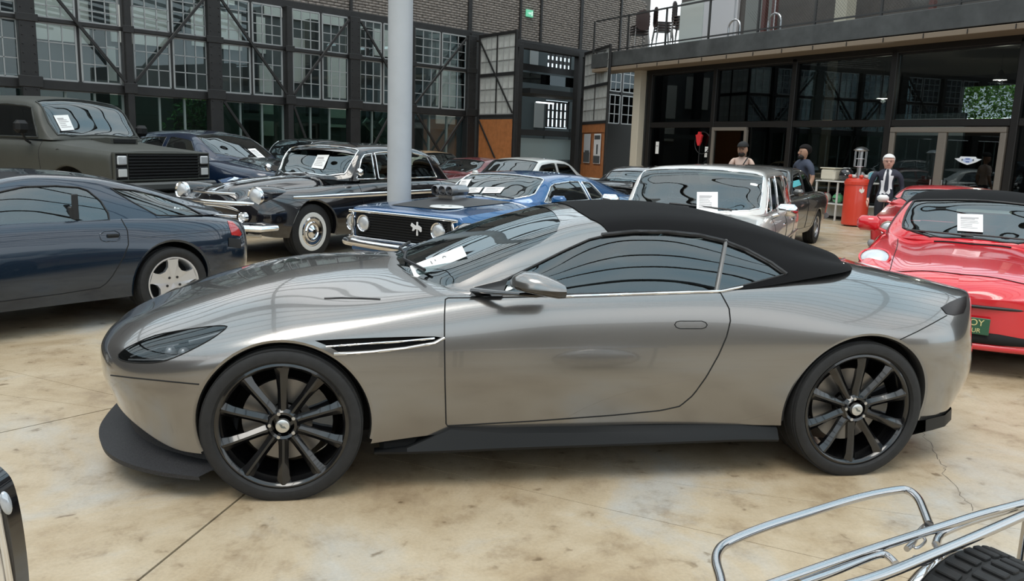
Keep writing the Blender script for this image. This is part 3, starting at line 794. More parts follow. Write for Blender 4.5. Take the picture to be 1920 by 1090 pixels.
def build_right_front():
    FR = mat('bronze_frame', (.018, .016, .015), .4, .3); DF = mat('door_bronze', (.19, .165, .14), .45, .2)
    fg = glass('shop_glass', (.42, .45, .45), 1.55)
    wall = struct('wall_right', MB().box((2.7, .06, 4.22), (12.4, .20, .20), .01), FR, None, M2)
    for s in (-6.3, -3.3, -.3, 2.7, 5.7, 8.7): bx('mullion', (.16, .20, 4.2), (s, .06, 2.1), FR, wall, .01)
    for a in (-6.3, -3.3, -.3, 2.7, 5.7): bx('transom', (2.84, .16, .16), (a+1.5, .06, 2.46), FR, wall, .01); bx('sill', (2.84, .16, .12), (a+1.5, .06, .06), FR, wall)
    n = 1
    for a in (-6.3, -3.3, -.3, 2.7, 5.7):
        o = struct('window_%d' % (40+n), MB().box((a+1.5, .02, 4.10), (2.84, .05, .05)), FR, None, M2); n += 1
        bx('pane', (2.84, .012, 1.54), (a+1.5, .07, 3.33), fg, o)
        if a in (-3.3,): continue
        if a == 2.7:
            bx('pane', (1.5, .012, 2.28), (a+.8, .07, 1.25), fg, o); continue
        bx('pane', (2.84, .012, 2.28), (a+1.5, .07, 1.25), fg, o)
    # double door with winged sticker
    d = struct('door_4', MB().box((-1.8, -.02, 2.30), (2.76, .12, .12), .01), DF, None, M2)
    for s in (-.48, -1.75, -3.12): bx('door_post', (.13 if s != -1.75 else .20, .10, 2.24), (s, -.02, 1.12), DF, d, .01)
    for s in (-1.12, -2.43): bx('pane', (1.2, .012, 2.1), (s, .0, 1.12), fg, d); bx('bottom_rail', (1.2, .08, .14), (s, -.01, .07), DF, d)
    for s in (-1.62, -1.90): bx('door_handle', (.03, .05, .22), (s, -.09, 1.05), STEEL, d, .008)
    d2 = struct('door_5', MB().box((4.95, -.02, 2.33), (1.40, .10, .10), .01), DF, None, M2)
    for s in (4.28, 5.60): bx('door_post', (.10, .10, 2.3), (s, -.02, 1.15), DF, d2, .01)
    bx('pane', (1.24, .012, 2.2), (4.95, .0, 1.18), fg, d2); bx('door_handle', (.04, .06, .14), (5.48, -.08, 1.05), STEEL, d2, .01)
    em = thing('door_emblem', 'white and blue winged emblem on the glass of the double door', 'emblem'); s, z = w2(1816, 301); em.matrix_world = M2 @ Matrix.Translation((s, -.03, z))
    P = [(-.31, .035), (-.20, .045), (-.17, .085), (.17, .085), (.20, .045), (.31, .035), (.20, -.03), (.10, -.07), (.03, -.09), (0, -.10), (-.03, -.09), (-.10, -.07), (-.20, -.03)]
    MB().prism(P, -.004, .004).build('wings', mat('emblem_white', (.78, .80, .84), .5), em)
    MB().prism([(.11*math.cos(a), .055*math.sin(a)) for a in np.linspace(0, 2*PI, 24, endpoint=False)], -.007, -.004).build('oval', mat('emblem_pale_blue', (.48, .56, .78), .5), em)
    for x in (-.125, .125): MB().prism([(x+.02*math.cos(a), .01+.025*math.sin(a)) for a in np.linspace(0, 2*PI, 12, endpoint=False)], -.009, -.004).build('roundel', mat('emblem_slate', (.16, .19, .24), .5), em)
    for z, w in ((.030, .055), (-.032, .045)): MB().prism([(-w, z+.010), (w, z+.010), (w*.8, z-.010), (-w*.8, z-.010)], -.010, -.007).build('bar', mat('emblem_blue', (.05, .10, .32), .5), em)
    # pale end column, soffit and grey fascia carrying the balcony
    struct('trim_1', MB().box((9.15, -.05, 2.15), (.36, .40, 4.3), .01), mat('pale_column', (.52, .47, .38), .7), None, M2)
    struct('trim_2', MB().box((2.2, -.42, 4.33), (17.6, .80, .12), .01), mat('soffit_brown', (.20, .155, .11), .6), None, M2)
    fs = struct('trim_3', MB().box((2.2, .30, 4.66), (17.8, 2.2, .48), .01), mat('fascia_grey', (.052, .055, .055), .55, noise=.35, nscale=2), None, M2)
    for s in np.arange(-5.5, 9, 1.0): bx('fascia_joint', (.014, .02, .10), (s, -.83, 4.33), IRON, fs)
    # inside the shop
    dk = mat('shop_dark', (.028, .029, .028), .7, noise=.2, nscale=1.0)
    def at8(px, py):
        q = C2-N2*8.0; P = px_on_plane(px, py, q, N2)-q; return float(P@S2), float(P[2])
    s1, z1 = at8(1806, 163); s0, z0 = at8(1907, 226); s0, s1 = min(s0, s1), max(s0, s1)
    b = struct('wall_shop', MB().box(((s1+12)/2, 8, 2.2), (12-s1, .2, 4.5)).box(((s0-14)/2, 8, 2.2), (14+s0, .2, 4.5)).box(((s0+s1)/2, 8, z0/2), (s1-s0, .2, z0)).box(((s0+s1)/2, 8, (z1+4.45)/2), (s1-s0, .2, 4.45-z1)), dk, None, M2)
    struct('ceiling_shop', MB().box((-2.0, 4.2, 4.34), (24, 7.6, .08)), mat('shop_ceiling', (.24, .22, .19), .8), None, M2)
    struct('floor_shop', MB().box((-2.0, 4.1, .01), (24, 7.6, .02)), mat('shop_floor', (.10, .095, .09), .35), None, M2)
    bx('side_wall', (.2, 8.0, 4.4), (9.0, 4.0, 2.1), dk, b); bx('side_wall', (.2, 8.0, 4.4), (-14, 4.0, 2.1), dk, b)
    cm = mat('inner_column', (.38, .36, .29), .7)
    for s in (2.3, -3.75): bx('inner_column', (.42, .42, 4.3), (s, .75, 2.15), cm, b, .01)
    return wall
build_right_front()

def build_balcony():
    up = struct('wall_upper', MB().box((1.2, 3.2, 6.6), (19.5, .2, 3.6)), mat('upper_wall', (.075, .068, .062), .8, noise=.2, nscale=1.2), None, M2)
    for s, w, m in ((8.9, 1.9, mat('pale_wall', (.50, .49, .50), .7)), (7.0, 1.2, mat('pale_wall_2', (.17, .18, .17), .7))): bx('wall_bay', (w, .1, 3.4), (s, 3.02, 6.5), m, up)
    for s in (3.0, -3.2): bx('upper_column', (.40, .40, 3.6), (s, 2.2, 6.6), mat('inner_column', (.38, .36, .29), .7), up)
    for s in (6.1, 5.7, .4): bx('upper_post', (.14, .14, 3.4), (s, 2.3, 6.5), mat('red_brown_steel', (.09, .035, .03), .5), up)
    for s, z, w in ((1.2, 6.05, .75), (.05, 6.05, .6), (-.55, 6.05, .5), (-1.3, 6.25, .4), (-2.5, 6.3, .5)):
        l = bx('tube_light', (w, .10, .10), (s, 3.0, z), mat('cool_tube', (.9, .97, 1), .5, emit=(.8, .97, 1), es=3.0), None); l.matrix_world = M2 @ Matrix.Translation((s, 3.0, z))
        tag(l, 'cool white tube light on the wall behind the balcony mesh', 'light', 'tube lights behind the balcony')
    # rail with posts and wire mesh
    rail = thing('balcony_railing', 'dark steel balcony railing with wire mesh above the grey fascia', 'railing'); rail.matrix_world = M2
    st = mat('rail_steel', (.03, .03, .03), .5)
    bx('handrail', (17.6, .05, .05), (2.2, -.72, 6.02), st, rail); bx('bottom_rail', (17.6, .04, .04), (2.2, -.72, 4.98), st, rail)
    for s in np.arange(-6.0, 11.1, 1.9): bx('rail_post', (.05, .05, 1.14), (s, -.72, 5.46), st, rail)
    me = MB(); wm = mat('wire_mesh', (.10, .10, .10), .5); p = .085
    for i in range(int(9.6/p)):
        for sg in (1, -1):
            x0 = -6.0+i*p*1.0; P = []
            a = x0; z0 = 5.0
            x1 = a+sg*1.0
            lo, hi = -6.0, 4.4
            t0, t1 = 0.0, 1.0
            if x1 < lo: t1 = (lo-a)/(x1-a)
            if x1 > hi: t1 = (hi-a)/(x1-a)
            V = [(a, -.722, z0), (a+(x1-a)*t1, -.722, z0+t1*1.0)]
            d = .0035; me.add([(V[0][0]-d, -.722, V[0][2]), (V[0][0]+d, -.722, V[0][2]), (V[1][0]+d, -.722, V[1][2]), (V[1][0]-d, -.722, V[1][2])], [(0, 1, 2, 3)])
    o = me.build('wire_mesh', wm, rail, None); o['kind'] = 'stuff'
    # white panel and two tube hoops
    t = thing('panel_board', 'pale grey board leaning behind the balcony railing', 'board'); s, z = w2(1303, 55); t.matrix_world = M2 @ Matrix.Translation((s-.3, -.45, 4.90)); bx('sheet', (1.0, .04, 1.25), (0, 0, .63), mat('board_pale', (.42, .45, .43), .6), t)
    for px, pz in ((1402, 60), (1478, 47)):
        s, _ = w2(px, pz); t = thing('tube_hoop', 'steel tube hoop and pole on the balcony, '+('nearer to' if px < 1450 else 'farther from')+' the pale board', 'hoop', group='tube hoops on the balcony'); t.matrix_world = M2 @ Matrix.Translation((s, -.55, 4.90))
        MB().tube([(-.22, 0, 0), (-.22, 0, .26)]+[(-.22*math.cos(a), 0, .26+.22*math.sin(a)) for a in np.linspace(.2, PI-.2, 9)]+[(.22, 0, .26), (.22, 0, 0)], .028, 8).build('hoop', STEEL, t)
        MB().tube([(.02, 0, 0), (.02, 0, 1.9)], .02, 6).build('pole', STEEL, t)
    # stacks of chairs
    ch = mat('chair_brown', (.045, .028, .026), .4); lg = mat('chair_leg', (.30, .29, .28), .35, .7)
    def stack_chair(x, y, z, rz, lab):
        t = thing('stacking_chair', lab, 'chair', group='stacked chairs on the balcony'); t.matrix_world = M2 @ TR((x, y, z), rz=rz, sc=(1.2, 1.2, 1.2))
        for nm, mb, m in shared('stackchair', mk): link(nm, mb, m, t)
    def mk():
        out = [('seat', MB().box((0, 0, .45), (.42, .42, .03), .012).mesh('seat'), ch)]
        bk = MB(); n = 12; V = [(-.21-.05*math.sin(PI*i/n)*0, .21*math.cos(2*PI*i/n), .70+.17*math.sin(2*PI*i/n)) for i in range(n)]; V2 = [(v[0]-.025, v[1], v[2]) for v in V]
        bk.add(V+V2, [tuple(range(n)), tuple(range(n, 2*n))[::-1]]+[(i, (i+1) % n, n+(i+1) % n, n+i) for i in range(n)]); out.append(('backrest', bk.mesh('back'), ch))
        for sx in (-1, 1):
            for sy in (-1, 1): out.append(('leg', MB().tube([(.18*sx, .18*sy, .44), (.24*sx, .22*sy, 0)], .011, 6).mesh('leg'), lg))
        return out
    for x, y, n, rz, where in ((9.15, -.28, 4, .3, 'by the pale wall'), (8.05, -.2, 4, 2.0, 'in the middle'), (7.15, -.2, 5, 2.6, 'next to the pale board')):
        for k in range(n): stack_chair(x, y, 4.90+.085*k, rz, 'dark brown stacking chair, '+('lowest', 'second from below', 'third from below', 'fourth from below', 'fifth from below')[k]+' in the balcony stack '+where)
build_balcony()

def build_shell():
    """roof and the walls out of view, which the paint and glass reflect"""
    rb = mat('roof_steel', (.05, .05, .052), .6)
    ro = struct('ceiling', MB().box((8, 8, 9.3), (46, .35, .5)), rb)
    for y in np.arange(-14, 32, 1.7): bx('purlin', (48, .11, .18), (8, float(y), 9.0), rb, ro)
    for x in (-11, -3.2, 11.5, 19): bx('truss', (.12, 46, .25), (float(x), 9, 9.25), rb, ro)
    bk = mat('back_brick', (.36, .33, .30), .85, noise=.25, nscale=1.2)
    struct('wall_back', MB().box((6, -15, 1.9), (46, .3, 3.8)), bk)
    struct('wall_side', MB().box((-15, 0, 4.2), (.3, 30, 8.4)), mat('side_wall', (.10, .09, .085), .85)); struct('wall_end', MB().box((-25.5, .2, 4.2), (9.2, .3, 8.4)), mat('side_wall'), None, M1)
    w = struct('wall_front', MB().box((-12.0, .2, 2.6), (11.4, .3, 5.2)), mat('dark_wall', (.05, .05, .05), .8), None, M2)
    # round grey pillar
build_shell()
def build_pillar():
    a = px_on_z(749, 396, .62); D = 10.6; o, d = px_ray(749, 300); P = o+d*D
    t = thing('pillar', 'tall round grey painted steel pillar rising between the black classic and the blue muscle car', 'pillar', (P[0], P[1], 0))
    MB().lathe([(.0, 0), (.158, 0), (.158, 9.0), (0, 9.0)], 40, axis='z').build('shaft', mat('pillar_grey', (.44, .46, .48), .42, noise=.06, nscale=2), t)
    MB().lathe([(.158, .0), (.24, 0), (.24, .03), (.158, .03)], 40, axis='z').build('base_plate', mat('pillar_grey'), t)
build_pillar()
# ------------------------------------------------------------------ a car from two tables: lower body and cabin
def pose(px, py, z, lx, ly, deg):
    """root of a car whose local point (lx, ly, z) shows at this pixel"""
    th = math.radians(deg); P = px_on_z(px, py, z); c, s = math.cos(th), math.sin(th)
    return (P[0]-(c*lx-s*ly), P[1]-(s*lx+c*ly)), th
def gen_car(name, label, loc, th, body, cabin, paint, side=-1, boxy=False, windows=(), screen=None, back=None, arches=(), wheels=None, trim=BLACK, trim_r=.008,
            nu=90, valley=None, tuck=.06, wing=WINDOW, seats=True, seat_m=LEATH, frame_paint=None, roof_paint=None, roof_from=None, group=None, cat='car', wheel_kw={}, sub=5, sig=1.5, glass_shift=-.004, door=(), shear=None, seam_r=.0035, lip=True, cuts=None, dome_cuts=None):
    car = Car(name, label, cat, loc, th, group, side); B = np.array(body, float).T
    X, W, z0, zw, zs, fs, zc = B; e = np.minimum(1, W/.5); S = W*fs
    mid = zs+(zc-zs)*.62; mid2 = zs+(zc-zs)*.92; w5, w6 = .75, .40
    if valley is not None: w5, w6 = valley[0], valley[1]; mid = np.minimum(zs, zc)-np.array(valley[2])*e; mid2 = zc-np.array(valley[3])*e
    k3 = .25 if not boxy else .15
    rows = [(np.maximum(W-tuck*e, 0), z0), (np.maximum(W-tuck*.35*e, 0), z0+.4*(zw-z0)), (W, zw), (W-k3*(W-S), zw+(.6 if not boxy else .75)*(zs-zw)), (S, zs), (S*w5, mid), (S*w6, mid2), (0*W, zc)]
    sk, _ = skin_lines(car, X, rows, nu=nu, sig=sig, sub=sub, creases=(4,) if boxy else (), shear=shear); outward(sk)
    D = np.array(cabin, float).T; DX, wb, zb, wr, zr, dc = D
    f = lambda v, x: np.interp(x, DX, v)
    xs = np.linspace(DX[0]+.06, DX[-1]-.06, 14)
    hole = [(x, side*max(f(wb, x)-.05, 0)) for x in xs]; hole = [(xs[0], -side*.02)]+hole+[(xs[-1], -side*.02)]
    sk.drop(sk.cut_axis(hole, (0, 1), lambda q: q.normal.z > .25))
    bv = sk.bvh(True); car.bv = bv; car.skin = sk
    for cx, r, cz in arches:
        P = [(cx+r*math.cos(a), cz+r*math.sin(a)) for a in np.linspace(0, 2*PI, 36, endpoint=False)]
        sk.drop(sk.cut_axis(P, (0, 2), lambda q: abs(q.normal.y) > .15))
        ring = []
        for a in np.linspace(-.5, PI+.5, 36):
            x, z = cx+r*math.cos(a), cz+r*math.sin(a); h = bv.ray_cast(Vector((x, side*3, z)), Vector((0, -side, 0)))
            if h[0] is not None: ring.append((x, h[0].y, z, math.cos(a), math.sin(a)))
        V = []; n = len(ring); yi = side*(max(W)-.36)
        if n < 2: continue
        for x, y, z, ca, sa in ring: V += [(x, y, z), (x-.02*ca, y-side*.012, z-.02*sa), (x-.015*ca, y-side*.08, z-.015*sa)]
        if lip: car.both(MB().add(V, [(i*3+j, i*3+j+1, i*3+4+j, i*3+3+j) for i in range(n-1) for j in (0, 1)]), 'wheel_arch_lip', paint)
        V = []
        for x, y, z, ca, sa in ring: V += [(x, y-side*.03, z), (x, yi, z)]
        V.append((cx, yi, cz))
        car.both(MB().add(V, [(i*2, i*2+1, i*2+3, i*2+2) for i in range(n-1)]+[(i*2+1, 2*n, i*2+3) for i in range(n-1)]), 'wheel_well', LINER)
    if cuts: cuts(car, sk, bv)
    for P in door:
        fs_ = sk.cut_axis(P, (0, 2), lambda q: q.normal.y*side > .3); lp = sk.loops(fs_)
        car.part(sk, fs_, 'door', paint, 'dup'); car.lines(lp, seam_r, 'door_seam', LINER, 'dup')
    car.body = car.part(sk, list(sk.bm.faces), 'body', paint, 'join')[0]
    # cabin
    wb, zb, wr, zr, dc = [np.array(v) for v in (wb, zb, wr, zr, dc)]; q = np.minimum(1, wr/.4)
    rows = [(wb, zb), (wb*.54+wr*.46+.012*q, zb*.5+zr*.5), (wr+.012*q, zr-.02*q), (wr*.92, zr+(dc-zr)*.30), (wr*.66, zr+(dc-zr)*.68), (wr*.33, zr+(dc-zr)*.93), (0*wr, dc)]
    dm, _ = skin_lines(car, DX, rows, nu=nu, sig=1.2, sub=5); outward(dm, (1.5, 0, min(zb)-.1)); car.bd = dm.bvh(True)
    if dome_cuts: dome_cuts(car, dm, wing)
    for k, (a0, a1, b1, b0) in enumerate(windows):
        bot = [(x, f(zb, x)+.025) for x in np.linspace(a0, b0, 7)]
        top = [(x, max(f(zr, x)-.055, f(zb, x)+.03)) for x in np.linspace(b1, a1, 7)]
        fs_ = dm.cut_axis(bot+top, (0, 2), lambda q: q.normal.y*side > .25); lp = dm.loops(fs_)
        car.part(dm, fs_, 'side_window', wing, 'dup', off=glass_shift)
        if trim_r: car.lines(lp, trim_r, 'window_trim', trim, 'dup')
    for nm, rg in (('windscreen', screen), ('rear_window', back)):
        if rg is None: continue
        x0, x1, mg = rg; P = [(x, side*max(f(wr, x)-mg, .05)) for x in np.linspace(x0, x1, 8)]
        P = [(x0, -side*.02)]+P+[(x1, -side*.02)]
        fs_ = dm.cut_axis(P, (0, 1), lambda q: q.normal.z > .05); lp = dm.loops(fs_)
        car.part(dm, fs_, nm, wing, 'join', off=glass_shift)
        if trim_r:
            L = [[p for p in l if abs(p.y) > .03 or True] for l in lp]
            mb = MB()
            for l in L:
                Q = [p for p in thin(l, .02)]
                i0 = next((i for i in range(len(Q)) if abs(Q[i].y) < .021 and abs(Q[i-1].y) < .021), None)
                # open the loop along the centre line
                o = []
                run = []
                for p in Q+Q[:1]:
                    if abs(p.y) < 1e-3:
                        if run: run.append(p); o.append(run)
                        run = [p]
                    else: run.append(p)
                if len(run) > 1: o.append(run)
                for r_ in o:
                    if len(r_) > 2: mb.tube(r_, trim_r, 6)
            if mb.V:
                V2, F2, _ = mirror(mb.V, mb.F); mb.add(V2, F2); mb.build('screen_trim', trim, car.root, 60)
    if roof_from is not None:
        P = [(roof_from, -2), (DX[-1]+.2, -2), (DX[-1]+.2, 2), (roof_from, 2)]
        car.part(dm, dm.cut_axis(P, (0, 1)), 'roof', roof_paint, 'join')
        car.part(dm, list(dm.bm.faces), 'windscreen_frame', frame_paint or paint, 'join')
    else: car.roof = car.part(dm, list(dm.bm.faces), 'roof', roof_paint or paint, 'join')
    # inside
    zf = min(z0)+.02; wmin = np.median(W)
    xa, xb = DX[0], DX[-1]
    MB().box(((X[0]+X[-1])/2, 0, zf+.16), ((X[-1]-X[0])*.80, wmin*1.16, .30), .03).build('floor_pan', LINER, car.root)
    if seats:
        zt = f(zb, (xa+xb)/2); x1 = screen[1] if screen else xa+.6
        MB().box((x1-.18, 0, zt-.10), (.34, wmin*1.6, .16), .05).build('dashboard', LEATH, car.root)
        for y in (-.37, .37): seat(car, x1+.35, y, zt-.42, seat_m, .46)
        steering(car, x1+.06, -.37, zt-.02)
    if wheels:
        for x, w, R, rr, wd, st in wheels: wheel(car, x, w, R, rr, wd, st, **wheel_kw)
    return car
def notice(car, px, label, on='bd', off=.008, lines=6, name='price_notice'):
    """sheet of paper behind the windscreen, corners given as pixels tl, tr, br, bl"""
    q = [car.spot(getattr(car, on), p, off) for p in px]
    if any(v is None for v in q): return None
    s = sheet(name, None, [Vector(car.to_world(v)) for v in q], lines=lines); return tag(s, label, 'notice', None)
def lamp(car, x, y, z, r, depth=.05, ring=CHROME, lens=LENS, nm='headlight', tilt=0.0, both=True, rw=.014):
    """round lamp facing forward: bowl with bezel ring and a domed lens"""
    for s in ((-1, 1) if both else (1,)):
        M = TR((x, s*y, z), rz=s*tilt)
        a = MB().lathe([(r+rw, -.0), (r+rw*.7, -.018), (r, -.012), (r*.98, .0), (r+rw, depth)], 24, axis='x', M=M).build(nm, ring, car.root)
        MB().lathe([(0, -.026), (r*.4, -.023), (r*.75, -.012), (r, .004)], 24, axis='x', M=M).build('lens', lens, a)
# ------------------------------------------------------------------ the grey convertible
def build_main():
    car = Car('convertible_car', 'grey metallic soft-top sports convertible with black roof and black ten-spoke wheels', 'car', (0, .965), 0.0)
    paint = mat('grey_metallic', (.25, .243, .236), .22, .85, coat=1.0)
    X = [-.95, -.937, -.898, -.82, -.68, -.45, -.2, .05, .4, .75, 1.2, 1.7, 2.1, 2.5, 2.8, 3.1, 3.35, 3.55, 3.70, 3.79, 3.83, 3.84]
    W = [0, .22, .42, .62, .785, .895, .95, .968, .957, .938, .930, .930, .941, .968, .988, .968, .905, .80, .64, .42, .2, 0]
    f4 = [.9, .9, .9, .89, .88, .87, .86, .865, .88, .91, .93, .93, .92, .875, .84, .835, .84, .85, .87, .88, .9, .9]
    f5 = [.72, .72, .72, .72, .72, .71, .70, .70, .71, .80, .84, .84, .82, .73, .69, .68, .69, .70, .72, .72, .72, .72]
    z0 = [.36, .357, .35, .335, .29, .20, .20, .20, .24, .27, .28, .28, .27, .26, .26, .26, .25, .24, .24, .24, .25, .25]
    z1 = [.40, .40, .40, .40, .37, .34, .34, .34, .36, .38, .39, .39, .39, .39, .39, .38, .37, .36, .35, .35, .35, .35]
    z2 = [.45, .46, .47, .48, .485, .50, .53, .55, .56, .56, .56, .57, .57, .58, .58, .57, .55, .53, .52, .51, .50, .50]
    z3 = [.50, .515, .535, .56, .585, .63, .68, .72, .74, .74, .745, .75, .76, .77, .77, .75, .73, .715, .705, .69, .67, .66]
    z4 = [.545, .565, .595, .63, .67, .725, .785, .83, .86, .885, .905, .915, .935, .965, .955, .925, .90, .88, .865, .845, .82, .80]
    z5 = [.555, .585, .625, .67, .72, .78, .845, .885, .90, .925, .93, .935, .95, 1.005, 1.012, .982, .948, .913, .887, .862, .84, .82]
    z6 = [.56, .60, .645, .695, .758, .832, .90, .94, .957, .96, .94, .94, .95, 1.025, 1.045, 1.01, .965, .922, .892, .87, .845, .83]
    z7 = [.565, .605, .655, .71, .775, .85, .92, .957, .978, .985, .94, .94, .95, 1.03, 1.052, 1.015, .97, .925, .895, .872, .847, .832]
    W = np.array(W); o = np.ones(len(W)); e = np.minimum(1, W/.6)
    rows = [(np.maximum(W-.055*e, 0), z0), (np.maximum(W-.028*e, 0), z1), (W, z2), (np.maximum(W-.012*e, 0), z3), (W*f4, z4), (W*f5, z5), (W*.40, z6), (0*W, z7)]
    def shear(x, z):
        r = np.clip((x-3.35)/.35, 0, 1); f = np.clip((-.45-x)/.4, 0, 1)
        return r*np.interp(z, [.2, .30, .45, .58, .70, .76, .82, .86, .9], [-.12, -.05, -.015, -.005, -.03, -.05, -.045, .0, .01])+f*np.interp(z, [.2, .36, .46, .58, .7], [.05, .035, .01, -.005, 0])
    sk, _ = skin_lines(car, X, rows, nu=170, sig=2.6, shear=shear, sub=8)
    outward(sk)
    # hole under the soft top
    foot = [(.66, .0), (.70, .5), (.86, .72), (1.3, .80), (2.0, .80), (2.45, .76), (2.68, .62), (2.78, .35), (2.8, 0), (2.8, -.02), (.66, -.02)]
    sk.drop(sk.cut_axis([(x, -y) for x, y in foot], (0, 1), lambda f: f.normal.z > .2))
    bv = sk.bvh()
    # wheel arches
    for cx, r, cz in ((.005, .395, .345), (2.815, .405, .345)):
        P = [(cx+r*math.cos(a), cz+r*math.sin(a)) for a in np.linspace(0, 2*PI, 56, endpoint=False)]
        fs = sk.cut_axis(P, (0, 2), lambda f: f.normal.y < -.15)
        sk.drop(fs)
    # arch lips and dark wells
    for cx, r, cz in ((.005, .395, .345), (2.815, .405, .345)):
        lip = MB(); ring = []
        for a in np.linspace(-.42, PI+.42, 60):
            x, z = cx+r*math.cos(a), cz+r*math.sin(a)
            h = bv.ray_cast(Vector((x, -2, z)), Vector((0, 1, 0)))
            if h[0] is not None: ring.append((x, h[0].y, z, a))
        V = []; F = []
        for x, y, z, a in ring:
            ca, sa = math.cos(a), math.sin(a)
            V += [(x, y, z), (x-.012*ca, y+.004, z-.012*sa), (x-.020*ca, y+.02, z-.020*sa), (x-.014*ca, y+.10, z-.014*sa)]
        for i in range(len(ring)-1):
            for j in range(3): F.append((i*4+j, i*4+j+1, i*4+5+j, i*4+4+j))
        lip.add(V, F); car.both(lip, 'wheel_arch_lip', paint)
        well = MB(); V = []; F = []
        for x, y, z, a in ring:
            ca, sa = math.cos(a), math.sin(a)
            V += [(x-.016*ca, y+.03, z-.016*sa), (x+.0*ca, -.60, z)]
        V.append((cx, -.60, cz)); n = len(ring)
        F = [(i*2, i*2+1, i*2+3, i*2+2) for i in range(n-1)]+[(i*2+1, 2*n, i*2+3) for i in range(n-1)]
        well.add(V, F); car.both(well, 'wheel_well', LINER)
    # doors
    door = [(835, 559), (833.5, 590), (833.5, 640), (834.5, 720), (836.5, 799), (1000, 790), (1150, 779), (1240, 770), (1275, 762), (1300, 741), (1325, 706), (1348, 665), (1363, 630), (1369.5, 602), (1367, 578), (1350, 547.5), (1200, 551), (1060, 556), (950, 558)]
    fs = sk.cut_px(door); lp = sk.loops(fs)
    d = car.part(sk, fs, 'door', paint, 'dup')
    car.lines(lp, .0034, 'door_seam', LINER, 'dup')
    # door handle: a flush outlined lozenge
    hp = [(1265, 609), (1268, 604), (1275, 602.5), (1316, 602.5), (1323, 605), (1326, 609.5), (1323, 614.5), (1316, 616.5), (1275, 616.5), (1268, 614)]
    car.lines([car.cast(bv, hp+hp[:1], .001, 3)], .0022, 'handle_outline', LINER, 'dup', parent=d[0], d=.004)
    # headlamps
    hl = [(221.5, 667.6), (227.7, 660), (245, 649), (288.5, 630), (344.7, 619), (400.8, 611.5), (425.8, 612.4), (416, 622), (388, 641), (332, 669), (294.8, 680), (251, 680.5), (226, 675.4)]
    hl = [tuple(p) for p in curve_pts(hl, 3, True)]
    fs = sk.cut_px(hl); lp = sk.loops(fs)
    lens = car.part(sk, fs, 'headlight', glass('lamp_lens', (.55, .56, .57), 1.6), 'dup', drop=False)
    car.recess(sk, fs, .07, 'lamp_bucket', mat('lamp_dark', (.035, .037, .04), .25, .4))
    car.lines(lp, .003, 'headlight_seam', LINER, 'dup')
    for q, r in (((312, 651), .026), ((337, 653), .024)):
        p = car.spot(bv, q, -.036)
        if p is not None:
            b = MB(); b.ball(p, r, 14, 8); car.both(b, 'projector_lens', LENS)
    for pts, r in (([(232, 672), (262, 672), (300, 671), (330, 662)], .006), ([(236, 664), (262, 655), (290, 646), (330, 638)], .004), ([(350, 634), (380, 626), (410, 617)], .010)):
        car.lines([car.cast(bv, pts, -.028, 5)], r, 'light_strip', LENS, 'dup', closed=False)
    # side vent with bright strake
    ve = [(590, 639), (640, 636), (700, 633.5), (770, 631.5), (815, 631), (828, 633), (812, 641), (760, 650), (700, 656.5), (655, 659), (634, 660), (612, 648)]
    fs = sk.cut_px(ve); car.recess(sk, fs, .045, 'side_vent', LINER)
    car.lines([car.cast(bv, [(611, 650.5), (650, 647.5), (700, 644), (760, 640), (815, 634.5)], -.004, 6)], .0055, 'vent_strake', CHROME, 'dup', closed=False)
    car.lines([car.cast(bv, [(626, 664), (660, 663), (700, 660), (760, 653.5), (815, 644), (834, 634)], -.001, 6)], .007, 'vent_edge', mat('satin_trim', (.62, .62, .62), .25, .9), 'dup', closed=False)
    # seams
    car.lines([car.cast(bv, [(208, 704), (250, 709), (300, 714), (350, 719), (373, 721)], .0005, 5)], .0032, 'bumper_seam', LINER, 'dup', closed=False)
    car.lines([car.cast(bv, [(1688, 637), (1720, 622), (1750, 606), (1775, 592)], .0005, 5)], .0028, 'bumper_seam', LINER, 'dup', closed=False)
    car.lines([car.cast(bv, [(608, 560), (640, 559), (680, 560), (713, 561.5)], .001, 6)], .004, 'bonnet_louvre', BLACK, 'dup', closed=False)
    # tail lamp
    tl = [(1764, 577), (1778, 568), (1796, 560), (1812, 556), (1811, 575), (1806, 588), (1790, 592), (1774, 589)]
    fs = sk.cut_px(tl); car.part(sk, fs, 'tail_light', mat('smoked_lens', (.008, .005, .005), .25, spec=.3), 'dup', off=.003)
    # body
    body = car.part(sk, list(sk.bm.faces), 'body', paint, 'join')
    # ---- soft top, screen and side glass: one dome, cut apart
    DX = [.47, .54, .66, .80, 1.0, 1.2, 1.43, 1.65, 1.85, 2.1, 2.3, 2.5, 2.7, 2.86, 2.98, 3.03]
    wb = [0, .42, .66, .80, .843, .850, .853, .853, .853, .853, .850, .832, .79, .69, .45, 0]
    zb = [.955, .935, .915, .905, .908, .912, .918, .923, .928, .940, .962, .990, 1.013, 1.02, 1.015, 1.01]
    wr = [0, .37, .58, .72, .71, .675, .628, .608, .60, .60, .603, .61, .605, .56, .38, 0]
    zr = [.96, .952, .945, .945, 1.025, 1.100, 1.188, 1.228, 1.238, 1.222, 1.192, 1.145, 1.098, 1.062, 1.035, 1.02]
    zc = [.965, .985, 1.030, 1.088, 1.166, 1.228, 1.281, 1.302, 1.309, 1.297, 1.268, 1.222, 1.160, 1.103, 1.053, 1.03]
    wb, zb, wr, zr, zc = map(np.array, (wb, zb, wr, zr, zc))
    rows = [(wb, zb), (wb*.56+wr*.44+.012*np.minimum(1, wr/.5), zb*.52+zr*.48), (wr+.012, zr-.018), (wr*.92, zr+(zc-zr)*.28), (wr*.66, zr+(zc-zr)*.68), (wr*.33, zr+(zc-zr)*.93), (0*wr, zc)]
    dm, _ = skin_lines(car, DX, rows, nu=120, sig=1.8, sub=6); outward(dm, (1.5, 0, .8))
    bd = dm.bvh()
